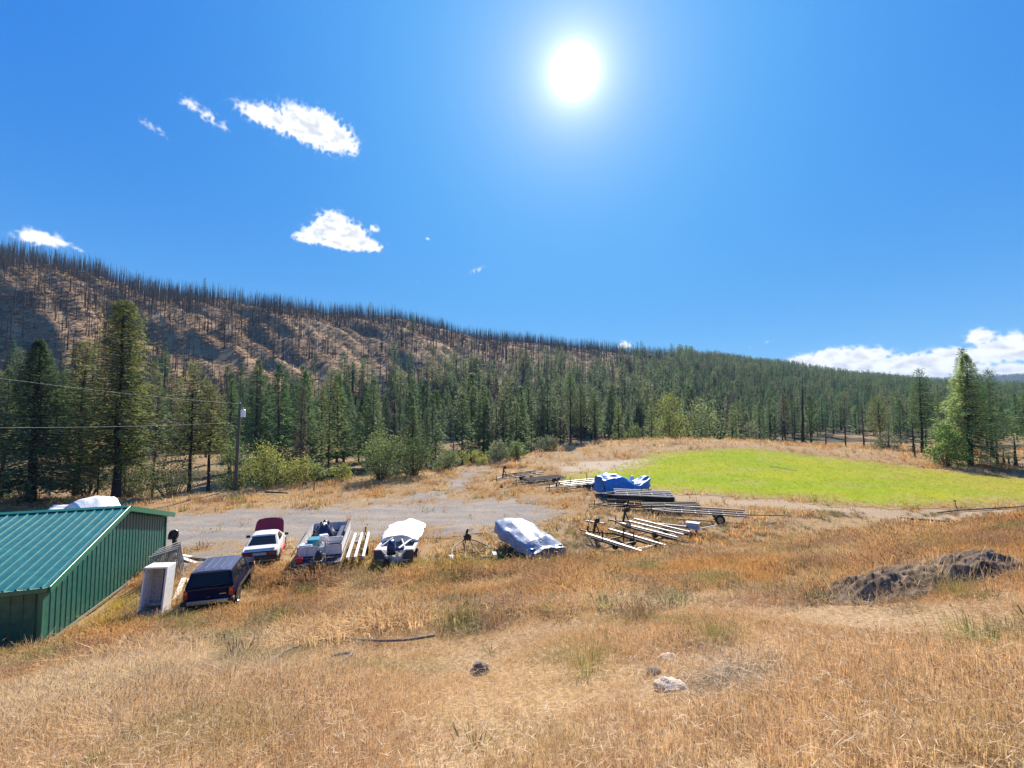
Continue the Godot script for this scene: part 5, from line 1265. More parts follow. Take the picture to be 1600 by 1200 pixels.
# a boat trailer: bunks of length L, W wide, H high; extras: post, guides, axles, bunks
func trailer(label: String, x: float, z: float, turn: float, L: float, W: float, H: float, frame: Material, bunk: Material, bunks: int, extra := {}) -> Node3D:
	var o := thing("boat_trailer", label, "trailer", Vector3.ZERO, 0.0, extra.get("group", "empty boat trailers stored in the yard"))
	settle(o, x, z, deg_to_rad(turn), 1.6, extra.get("lift", 0.0))
	var bw: float = extra.get("bunk_width", 0.12)
	for s in [-1.0, 1.0]:
		one(o, "side_rail", frame, func(c): c.beam(Vector3(s * W * 0.46, H - 0.16, L * 0.48), Vector3(s * W * 0.46, H - 0.16, -L * 0.42), 0.06, 0.10))
		one(o, "drawbar", frame, func(c): c.beam(Vector3(s * W * 0.44, H - 0.17, -L * 0.40), Vector3(s * 0.04, H - 0.2, -L * 0.5 - 1.0), 0.06, 0.09))
	if extra.has("plates"):
		for s in [-1.0, 1.0]: one(o, "side_plate", frame, func(c): c.beam(Vector3(s * W * 0.5, H - 0.24, L * 0.48), Vector3(s * W * 0.5, H - 0.24, -L * 0.48), 0.04, extra.plates))
		one(o, "end_plate", frame, func(c): c.beam(Vector3(-W * 0.5, H - 0.24, L * 0.49), Vector3(W * 0.5, H - 0.24, L * 0.49), 0.04, extra.plates))
	for k in int(extra.get("cross", 3)):
		var f := (k + 0.4) / float(extra.get("cross", 3))
		one(o, "cross_bar", frame, func(c): c.beam(Vector3(-W * 0.5, H - 0.18, L * (0.46 - 0.86 * f)), Vector3(W * 0.5, H - 0.18, L * (0.46 - 0.86 * f)), 0.06, 0.08))
	for k in bunks:
		var bx := lerpf(-W * 0.5, W * 0.5, k / float(maxi(1, bunks - 1)))
		one(o, "bunk", bunk, func(c): c.beam(Vector3(bx, H, L * 0.5), Vector3(bx, H + extra.get("rise", 0.0), -L * 0.5), bw, extra.get("bunk_height", 0.10)))
	one(o, "coupling", mats.dark_steel, func(c): c.beam(Vector3(0, H - 0.2, -L * 0.5 - 0.9), Vector3(0, H - 0.24, -L * 0.5 - 1.5), 0.09, 0.09))
	one(o, "jack", mats.dark_steel, func(c): c.beam(Vector3(0.12, 0.02, -L * 0.5 - 1.0), Vector3(0.12, H + 0.12, -L * 0.5 - 1.0), 0.06, 0.06))
	if extra.has("post"):
		var p: float = extra.post
		one(o, "winch_post", mats.dark_steel, func(c): c.beam(Vector3(0, H - 0.2, -L * 0.5 - 0.35), Vector3(0, H + p, -L * 0.5 - 0.15), 0.12, 0.12); c.beam(Vector3(0, H - 0.2, -L * 0.5 + 0.2), Vector3(0, H + p * 0.7, -L * 0.5 - 0.2), 0.06, 0.06))
		one(o, "winch", mats.rust, func(c): c.disc_stack(Vector3(-0.12, H + p * 0.82, -L * 0.5 - 0.05), Vector3.RIGHT, [[0.0, 0.01], [0.0, 0.12], [0.24, 0.12], [0.24, 0.01]], 12); c.tube([Vector3(0.14, H + p * 0.82, -L * 0.5 - 0.05), Vector3(0.2, H + p * 0.82, -L * 0.5 - 0.05), Vector3(0.2, H + p * 0.82 + 0.2, -L * 0.5 - 0.05)], 0.015))
		one(o, "bow_roller", mats.black_paint, func(c): c.disc_stack(Vector3(-0.1, H + p, -L * 0.5), Vector3.RIGHT, [[0.0, 0.01], [0.0, 0.07], [0.2, 0.07], [0.2, 0.01]], 10))
	for g in extra.get("guides", []):
		one(o, "guide_post", mats.dark_steel, func(c): c.beam(Vector3(g[0] * W * 0.5, H - 0.18, g[1] * L), Vector3(g[0] * W * 0.5, H + g[2], g[1] * L), 0.06, 0.06))
	for a in extra.get("axles", [0.12]):
		one(o, "axle", mats.dark_steel, func(c): c.beam(Vector3(-W * 0.5 - 0.1, 0.27, L * a), Vector3(W * 0.5 + 0.1, 0.27, L * a), 0.06, 0.06))
		for s in [-1.0, 1.0]:
			wheel(o, Vector3(s * (W * 0.5 + extra.get("wheel_out", 0.14)), 0.29, L * a), extra.get("wheel", 0.29), 0.17, extra.get("rim", mats.chrome))
			if extra.get("fenders", false):
				one(o, "mudguard", frame, func(c):
					for k in 6:
						var p := PI * (0.08 + 0.84 * k / 6.0); var q := PI * (0.08 + 0.84 * (k + 1) / 6.0); var r := 0.36; var x0: float = s * (W * 0.5 + 0.03); var x1: float = s * (W * 0.5 + 0.27)
						c.quad(Vector3(x0, 0.29 + sin(p) * r, L * a + cos(p) * r), Vector3(x1, 0.29 + sin(p) * r, L * a + cos(p) * r), Vector3(x1, 0.29 + sin(q) * r, L * a + cos(q) * r), Vector3(x0, 0.29 + sin(q) * r, L * a + cos(q) * r)))
	return o

func build_trailers():
	trailer("trailer with three long white bunks standing against the pontoon boat's right side", -8.35, -25.3, 14.0, 4.6, 0.75, 0.62, mats.galvanised, mats.white_board, 3, {"bunk_width": 0.13, "wheel_out": 0.05, "axles": [0.05]})
	rusty_trailer()
	trailer("nearest long silver-bunked trailer with three black guide posts at the heap's lower left", 6.5, -26.9, 35.0, 4.2, 2.0, 0.52, mats.dark_steel, mats.aluminium, 2, {"bunk_width": 0.15, "bunk_height": 0.12, "post": 0.75, "guides": [[-1, -0.18, 0.5], [0.2, -0.05, 0.6], [0.25, 0.12, 0.55]], "axles": [0.0], "wheel": 0.22, "wheel_out": -0.25, "rim": mats.rust})
	trailer("second silver-bunked trailer behind the nearest one, with a dark double-roller post", 9.0, -29.3, 43.0, 3.9, 1.6, 0.5, mats.dark_steel, mats.aluminium, 3, {"bunk_width": 0.12, "bunk_height": 0.10, "post": 0.85, "axles": [0.1], "wheel": 0.22, "wheel_out": -0.2, "rim": mats.rust})
	var silver := trailer("long silver ladder-frame trailer on black wheels, lengthwise in the dry grass", 13.9, -33.2, 73.0, 5.4, 1.35, 0.74, mats.galvanised, mats.galvanised, 2, {"cross": 5, "axles": [0.16], "wheel": 0.33, "rim": mats.chrome, "bunk_width": 0.09})
	wheel(silver, Vector3(0.2, 0.27, -3.4), 0.27, 0.14, mats.chrome)
	trailer("dark flat-topped trailer with pale bunk edges in front of the blue tarpaulin", 10.9, -38.3, 80.0, 4.7, 2.2, 0.95, mats.dark_steel, mats.white_board, 4, {"cross": 4, "bunk_width": 0.09, "bunk_height": 0.06, "plates": 0.36, "guides": [[1, 0.0, 0.4], [1, 0.12, 0.4]], "axles": [0.05], "fenders": true, "rim": mats.dark_steel})
	trailer("low rusty-brown trailer lying between the dark flat trailer and the silver ladder trailer", 12.3, -36.0, 82.0, 4.4, 1.7, 0.5, mats.rust, mats.dark_steel, 4, {"cross": 5, "axles": [0.1], "wheel": 0.24, "rim": mats.rust})
	trailer("dark low trailer at the far left of the heap under the blue tarpaulin's left end", 9.0, -37.3, 78.0, 2.6, 1.5, 0.42, mats.dark_steel, mats.rust, 2, {"cross": 3, "axles": [0.1], "wheel": 0.24, "rim": mats.rust})
	trailer("pale grey trailer with tall winch post and black wheel, leftmost of the far row", 1.2, -49.6, 122.0, 4.4, 1.5, 0.85, mats.galvanised, mats.dark_steel, 2, {"post": 1.0, "axles": [0.1], "wheel": 0.36, "rim": mats.dark_steel})
	trailer("low tangled dark trailer in the middle of the far row", 3.4, -48.6, 118.0, 4.6, 1.5, 0.5, mats.dark_steel, mats.grey_wood, 4, {"cross": 5, "axles": [0.15], "wheel": 0.26, "rim": mats.rust})
	trailer("silver trailer with thin upright posts just left of the blue tarpaulin", 6.7, -45.6, 110.0, 4.4, 1.7, 0.62, mats.galvanised, mats.aluminium, 3, {"cross": 4, "guides": [[-1, 0.3, 0.6], [1, 0.3, 0.6], [0.3, -0.2, 0.5]], "post": 0.6, "axles": [0.1, 0.25], "wheel": 0.28, "rim": mats.rust})

func rusty_trailer():
	var o := thing("boat_trailer", "empty rusty trailer with a leaf-shaped frame and a winch stand, deep in orange grass", "trailer", Vector3.ZERO, 0.0, "empty boat trailers stored in the yard")
	settle(o, -2.2, -25.2, deg_to_rad(12.0), 1.4)
	o.scale_object_local(Vector3(1.0, 0.68, 1.0))
	for s in [-1.0, 1.0]:
		one(o, "frame_rail", mats.weathered_steel, func(c): c.tube([Vector3(s * 0.08, 0.55, -2.0), Vector3(s * 0.5, 0.56, -1.5), Vector3(s * 1.0, 0.55, -0.5), Vector3(s * 1.12, 0.53, 0.35), Vector3(s * 0.85, 0.5, 1.1)], 0.055, 8))
		one(o, "inner_rail", mats.rust, func(c): c.beam(Vector3(s * 0.12, 0.5, -1.9), Vector3(s * 0.42, 0.46, 1.15), 0.07, 0.10))
		one(o, "roller", mats.black_paint, func(c): c.disc_stack(Vector3(s * 0.44 - 0.12, 0.52, 1.05), Vector3.RIGHT, [[0.0, 0.01], [0.0, 0.06], [0.24, 0.06], [0.24, 0.01]], 10))
		wheel(o, Vector3(s * 1.14, 0.27, 0.7), 0.27, 0.17, mats.chrome)
		one(o, "mudguard", mats.white_board, func(c):
			for k in 5:
				var a := PI * (0.1 + 0.8 * k / 5.0); var b := PI * (0.1 + 0.8 * (k + 1) / 5.0)
				c.quad(Vector3(s * 1.02, 0.27 + sin(a) * 0.36, 0.7 + cos(a) * 0.36), Vector3(s * 1.26, 0.27 + sin(a) * 0.36, 0.7 + cos(a) * 0.36), Vector3(s * 1.26, 0.27 + sin(b) * 0.36, 0.7 + cos(b) * 0.36), Vector3(s * 1.02, 0.27 + sin(b) * 0.36, 0.7 + cos(b) * 0.36)))
	one(o, "rear_hoop", mats.rust, func(c): c.tube([Vector3(-0.85, 0.5, 1.1), Vector3(-0.4, 0.44, 1.2), Vector3(0.0, 0.40, 1.24), Vector3(0.4, 0.44, 1.2), Vector3(0.85, 0.5, 1.1)], 0.045, 8))
	one(o, "middle_hoop", mats.rust, func(c): c.tube([Vector3(-0.95, 0.52, -0.1), Vector3(-0.4, 0.36, 0.0), Vector3(0.4, 0.36, 0.0), Vector3(0.95, 0.52, -0.1)], 0.04, 8))
	one(o, "drawbar", mats.rust, func(c): c.beam(Vector3(0, 0.5, -1.9), Vector3(0, 0.46, -3.3), 0.1, 0.1))
	one(o, "winch_stand", mats.rust, func(c): c.box(Vector3(0, 0.78, -2.0), Vector3(0.42, 0.3, 0.36)); c.beam(Vector3(-0.16, 0.5, -2.0), Vector3(-0.16, 0.8, -2.0), 0.08, 0.08); c.beam(Vector3(0.16, 0.5, -2.0), Vector3(0.16, 0.8, -2.0), 0.08, 0.08))
	one(o, "bow_stop", mats.dark_steel, func(c): c.beam(Vector3(-0.06, 0.9, -2.0), Vector3(0.02, 1.32, -2.1), 0.12, 0.10); c.beam(Vector3(0.0, 1.22, -2.1), Vector3(0.06, 1.42, -2.0), 0.1, 0.08))
	one(o, "winch", mats.dark_steel, func(c): c.disc_stack(Vector3(-0.1, 0.98, -1.9), Vector3.RIGHT, [[0.0, 0.01], [0.0, 0.1], [0.22, 0.1], [0.22, 0.01]], 12))

func build_clutter():
	# old refrigerator shell
	var o := thing("refrigerator", "white doorless refrigerator shell standing open beside the green shed", "refrigerator")
	settle(o, -14.05, -18.35, deg_to_rad(14.0), 0.5)
	o.rotate_object_local(Vector3(0, 0, 1), deg_to_rad(-2.0))
	var W := 0.80; var H := 1.85; var D := 0.72
	one(o, "side_wall", mats.enamel, func(c): c.box(Vector3(-W / 2 + 0.03, H / 2, 0), Vector3(0.06, H, D)))
	one(o, "side_wall", mats.enamel, func(c): c.box(Vector3(W / 2 - 0.03, H / 2, 0), Vector3(0.06, H, D)))
	one(o, "top", mats.enamel, func(c): c.box(Vector3(0, H - 0.03, 0), Vector3(W - 0.124, 0.06, D)))
	one(o, "bottom", mats.enamel, func(c): c.box(Vector3(0, 0.07, 0), Vector3(W - 0.124, 0.14, D)))
	one(o, "back_wall", mats.liner, func(c): c.box(Vector3(0, H / 2, -D / 2 + 0.04), Vector3(W - 0.13, H - 0.2, 0.05)))
	one(o, "back_seam", mats.dark_steel, func(c): c.box(Vector3(0.05, H / 2, -D / 2 + 0.075), Vector3(0.025, H - 0.24, 0.02)))
	one(o, "liner_ledge", mats.liner, func(c): c.box(Vector3(0, 0.36, -0.1), Vector3(W - 0.13, 0.04, D * 0.5)))
	one(o, "hinge", mats.chrome, func(c): c.box(Vector3(-W / 2 + 0.02, H - 0.12, D / 2 + 0.02), Vector3(0.05, 0.12, 0.04)); c.box(Vector3(-W / 2 + 0.02, 0.2, D / 2 + 0.02), Vector3(0.05, 0.12, 0.04)))
	# rolls and panels of wire leaning on the shed
	for k in 4:
		var f := thing("wire_fence", ["grey wire fence panel leaning on the shed, nearest the refrigerator", "second grey wire fence panel in the stack against the shed", "third grey wire fence panel in the stack against the shed", "hindmost grey wire fence panel, nearest the outboard motor"][k], "fence", Vector3.ZERO, 0.0, "wire fence panels stacked against the shed")
		settle(f, -15.75 - 0.2 * k, -21.3 - 0.4 * k, deg_to_rad(76.0 + 4 * k), 0.6)
		f.rotate_object_local(Vector3(1, 0, 0), deg_to_rad(-14.0)); f.scale_object_local(Vector3(0.75, 0.95, 1.0))
		one(f, "frame", mats.fence_wire, func(c): c.tube([Vector3(-0.9, 0, 0), Vector3(-0.9, 1.5, 0), Vector3(0.9, 1.5, 0), Vector3(0.9, 0, 0), Vector3(-0.9, 0, 0)], 0.02))
		one(f, "mesh_wires", mats.fence_wire, func(c):
			for i in 15: c.stick(Vector3(-0.9 + 0.12 * i, 0, 0), Vector3(-0.9 + 0.12 * (i + 1), 1.5, 0), 0.007, 0.007, Color.WHITE); c.stick(Vector3(-0.9 + 0.12 * (i + 1), 0, 0.01), Vector3(-0.9 + 0.12 * i, 1.5, 0.01), 0.007, 0.007, Color.WHITE)
			for i in 9: c.stick(Vector3(-0.9, 0.16 * i + 0.1, 0), Vector3(0.9, 0.16 * i + 0.1, 0), 0.006, 0.006, Color.WHITE))
	var m := thing("outboard_motor", "black outboard motor on a stand at the shed's far corner", "outboard motor")
	settle(m, -17.45, -24.0, deg_to_rad(-60.0), 0.5, 0.15)
	one(m, "stand", mats.dark_steel, func(c):
		for s in [-1.0, 1.0]: c.beam(Vector3(s * 0.35, 0, 0.35), Vector3(s * 0.1, 1.15, 0), 0.04, 0.04); c.beam(Vector3(s * 0.35, 0, -0.35), Vector3(s * 0.1, 1.15, 0), 0.04, 0.04)
		c.beam(Vector3(-0.3, 1.12, 0), Vector3(0.3, 1.12, 0), 0.12, 0.14))
	outboard(m, Vector3(0, 1.25, 0.05), 0.85, mats.black_paint, 0.1, mats.navy_vinyl)
	# boards on the ground
	var boards := [["white board lying between wagon and refrigerator, the longer of the pair", -14.7, -20.6, 28.0, 2.3, "white_board"], ["white board crossing the longer board beside the wagon", -14.4, -20.9, 40.0, 1.9, "white_board"], ["short pale plank at the wagon's left rear", -14.2, -20.1, 12.0, 1.1, "grey_wood"], ["pale board on the gravel right of the black outboard motor", -17.2, -24.9, 75.0, 2.2, "white_board"], ["second pale board on the gravel beside the first near the motor", -17.0, -24.4, 62.0, 1.5, "white_board"], ["dark plank under the board on the gravel near the motor", -16.0, -24.6, 84.0, 2.2, "grey_wood"]]
	for b in boards:
		var p := thing("board", b[0], "board", Vector3.ZERO, 0.0, "boards lying by the shed"); settle(p, b[1], b[2], deg_to_rad(b[3]), 0.8, 0.05)
		one(p, "plank", mats[b[5]], func(c): c.box(Vector3(0, 0.06, 0), Vector3(0.2, 0.05, b[4]), Basis(Vector3.RIGHT, 0.05)))
	# pieces round the trailer heap
	var bx := thing("storage_box", "pale blue-white box on a beam at the right end of the trailer heap", "box")
	settle(bx, 11.7, -29.9, deg_to_rad(60.0), 0.6)
	one(bx, "case", mats.pale_box, func(c): c.box(Vector3(0, 0.42, 0), Vector3(0.4, 0.36, 0.75)))
	one(bx, "lid", mats.white_board, func(c): c.box(Vector3(0, 0.62, 0), Vector3(0.44, 0.05, 0.8)))
	one(bx, "feet", mats.grey_wood, func(c): c.box(Vector3(0, 0.12, 0.2), Vector3(0.3, 0.24, 0.1)); c.box(Vector3(0, 0.12, -0.2), Vector3(0.3, 0.24, 0.1)))
	var bars := [["steel beam lying from the second silver trailer towards the pale box", Vector3(9.6, 0.42, -30.6), Vector3(11.3, 0.34, -29.9), 0.12, "galvanised"], ["long thin white pole lying across the dry grass below the pale box", Vector3(9.3, 0.32, -28.3), Vector3(13.5, 0.42, -30.4), 0.05, "white_board"], ["loose silver drawbar sticking out left of the double-roller post", Vector3(5.0, 0.42, -31.4), Vector3(6.2, 0.36, -31.0), 0.09, "galvanised"], ["thin rod closing the lower end of the nearest silver trailer", Vector3(6.6, 0.38, -24.9), Vector3(8.0, 0.42, -26.0), 0.05, "aluminium"], ["long dark rail reaching right from the silver ladder trailer", Vector3(16.4, 0.6, -32.3), Vector3(19.6, 0.3, -33.2), 0.06, "dark_steel"]]
	for b in bars:
		var a: Vector3 = b[1]; var e: Vector3 = b[2]
		a.y += ground_y(a.x, a.z); e.y += ground_y(e.x, e.z)
		var p := thing("metal_bar" if b[4] != "white_board" else "white_pole", b[0], "bar", a)
		one(p, "bar", mats[b[4]], func(c): c.beam(Vector3.ZERO, e - a, b[3], b[3]))
		one(p, "end_cap", mats.dark_steel, func(c): c.box(e - a, Vector3.ONE * b[3] * 1.15))
	var hoop := thing("wire_hoop", "upright wire hoop beside the nearest silver trailer's post", "wire hoop", on_ground(4.9, -29.6))
	one(hoop, "loop", mats.dark_steel, func(c):
		var p := []
		for k in 17: p.append(Vector3(0.17 * sin(k * TAU / 16) , 1.15 + 0.34 * cos(k * TAU / 16), 0))
		c.tube(p, 0.014))
	one(hoop, "stake", mats.dark_steel, func(c): c.beam(Vector3(0, -0.2, 0), Vector3(0, 0.84, 0), 0.03, 0.03))
	# power pole and its wires
	var at := on_ground(-27.7, -46.0); var top := 8.6 - at.y
	var pole := thing("utility_pole", "grey wooden power pole with a white transformer, standing at the bank", "utility pole", at)
	one(pole, "post", mats.pole_wood, func(c): c.stick(Vector3(0.0, -0.6, 0), Vector3(0.25, top, 0), 0.19, 0.13, Color.WHITE, 12))
	one(pole, "transformer", mats.enamel, func(c): c.disc_stack(Vector3(0.62, top - 1.35, 0.1), Vector3.UP, [[0.0, 0.01], [0.0, 0.22], [0.72, 0.22], [0.78, 0.16], [0.78, 0.01]], 16))
	one(pole, "bracket", mats.dark_steel, func(c): c.beam(Vector3(0.2, top - 0.9, 0.05), Vector3(0.5, top - 0.9, 0.1), 0.06, 0.06); c.beam(Vector3(0.2, top - 1.2, 0.05), Vector3(0.5, top - 1.2, 0.1), 0.06, 0.06))
	one(pole, "insulator", mats.enamel, func(c): c.disc_stack(Vector3(0.25, top, 0), Vector3.UP, [[0.0, 0.03], [0.08, 0.06], [0.16, 0.03], [0.18, 0.0]], 10))
	one(pole, "bushing", mats.liner, func(c): c.disc_stack(Vector3(0.62, top - 0.57, 0.1), Vector3.UP, [[0.0, 0.05], [0.2, 0.04], [0.22, 0.0]], 10))
	for w in [["upper overhead wire running from the power pole's top out of the left edge", Vector3(-27.5, 8.6, -46.0), Vector3(-41.0, 13.2, -12.0), 0.7, 0.008], ["lower thicker overhead wire reaching the power pole below its transformer", Vector3(-27.9, 6.7, -46.0), Vector3(-41.0, 8.1, -12.0), 0.55, 0.010]]:
		var ends := thing("overhead_wire", w[0], "wire", w[1])
		one(ends, "cable", mats.wire, func(c):
			var p := []
			for k in 25: p.append(w[1].lerp(w[2], k / 24.0) - w[1] - Vector3(0, w[3] * 4.0 * (k / 24.0) * (1.0 - k / 24.0), 0))
			c.tube(p, w[4], 5))
		one(ends, "clamp", mats.dark_steel, func(c): c.box(Vector3.ZERO, Vector3(0.08, 0.1, 0.08)))
	# irrigation pipe, log and stakes
	var lg := thing("log", "weathered grey log lying in the grass at the bare track's edge", "log"); settle(lg, 29.0, -32.5, deg_to_rad(62.0), 0.9)
	one(lg, "stem", mats.grey_wood, func(c): c.stick(Vector3(0, 0.2, -1.3), Vector3(0, 0.12, 1.3), 0.09, 0.06, Color.WHITE, 8))
	one(lg, "branch_stub", mats.grey_wood, func(c): c.stick(Vector3(0, 0.2, -1.2), Vector3(0.05, -0.2, -1.35), 0.06, 0.05, Color.WHITE, 6))
	var ip := thing("irrigation_pipe", "thin metal pipe with a riser laid along the bare track", "pipe", on_ground(32.4, -35.2))
	one(ip, "pipe", mats.dark_steel, func(c):
		var p := []
		for k in 7: p.append(on_ground(lerpf(32.4, 46.0, k / 6.0), lerpf(-35.2, -38.2, k / 6.0), 0.1) - ip.position)
		c.tube(p, 0.05, 6))
	one(ip, "riser", mats.dark_steel, func(c): c.stick(Vector3(2.1, 0.0, -0.5), Vector3(1.9, 0.85, -0.5), 0.025, 0.025, Color.WHITE, 6))
	one(ip, "sprinkler_head", mats.rust, func(c): c.box(Vector3(1.9, 0.9, -0.5), Vector3(0.12, 0.1, 0.1)))
	for b in [["white pipe lying in the brightest middle of the green field", Vector2(31.3, -55.8), Vector2(33.0, -53.2)], ["pale pipe lying in the yellowing right part of the green field", Vector2(49.5, -56.4), Vector2(54.0, -58.8)]]:
		var a := on_ground(b[1].x, b[1].y, 0.12); var p := thing("field_pipe", b[0], "pipe", a)
		one(p, "pipe", mats.white_board, func(c): c.tube([Vector3.ZERO, on_ground(b[2].x, b[2].y, 0.12) - a], 0.035, 6))
	var bl := thing("log", "dark thin log lying along the top of the dry bank", "log"); settle(bl, -22.1, -43.2, deg_to_rad(80.0), 0.9)
	one(bl, "stem", mats.bark, func(c): c.stick(Vector3(0, 0.22, -1.2), Vector3(0, 0.16, 1.2), 0.09, 0.06, Color.WHITE, 8))
	var wp := thing("leaning_pole", "thin white pole leaning on a short post at the bank", "pole", on_ground(-20.4, -45.0))
	one(wp, "pole", mats.white_board, func(c): c.stick(Vector3(-0.3, 0.1, 0.2), Vector3(0.9, 0.95, -0.2), 0.035, 0.03, Color.WHITE, 6))
	one(wp, "post", mats.grey_wood, func(c): c.stick(Vector3(0.95, -0.3, -0.2), Vector3(0.95, 1.05, -0.2), 0.06, 0.05, Color.WHITE, 6))
	# hoses and stones on the near slope
	var hoses := [["long curved grey pipe arching over the near slope's orange grass", [[-3.82, -7.34], [-3.9, -8.0], [-3.79, -8.68], [-3.5, -8.8], [-3.08, -8.68], [-2.6, -8.2], [-2.13, -7.85], [-1.7, -7.7], [-1.28, -7.8]], 0.022, "grey_wood"], ["short hooked grey pipe below the long curved pipe", [[-2.53, -6.64], [-2.48, -6.9], [-2.47, -7.15], [-2.5, -7.35], [-2.66, -7.45], [-2.85, -7.42]], 0.022, "grey_wood"]]
	for h in hoses:
		var s := on_ground(h[1][0][0], h[1][0][1], 0.12); var p := thing("old_pipe", h[0], "pipe", s)
		one(p, "pipe", mats[h[3]], func(c):
			var q := []
			for k in h[1]: q.append(on_ground(k[0], k[1], 0.13) - s)
			c.tube(q, h[2], 8))
		one(p, "end_collar", mats.dark_steel, func(c): c.disc_stack(Vector3.ZERO, Vector3.UP, [[-0.03, 0.026], [0.03, 0.026]], 8))
	for b in [["pale smooth boulder low in the near grass, right of centre", 1.41, -4.15, Vector3(0.32, 0.10, 0.24), "stone", 5], ["dark rock half buried in the middle of the near slope", -0.42, -6.2, Vector3(0.26, 0.16, 0.22), "dark_stone", 6], ["brown broken stone just behind the pale boulder", 1.45, -4.8, Vector3(0.22, 0.09, 0.16), "dark_stone", 7], ["small white stone at the bottom of the slope right of the boulder", 2.25, -3.75, Vector3(0.12, 0.08, 0.1), "stone", 8], ["flat grey stone behind and right of the brown broken stone", 1.75, -5.3, Vector3(0.26, 0.08, 0.2), "stone", 9]]:
		var o2 := thing("rock", b[0], "rock", on_ground(b[1], b[2], -0.02), b[5] * 1.1)
		part(o2, "stone", lump(b[3], b[5], 0.16, 18), mats[b[4]])
	build_mounds()

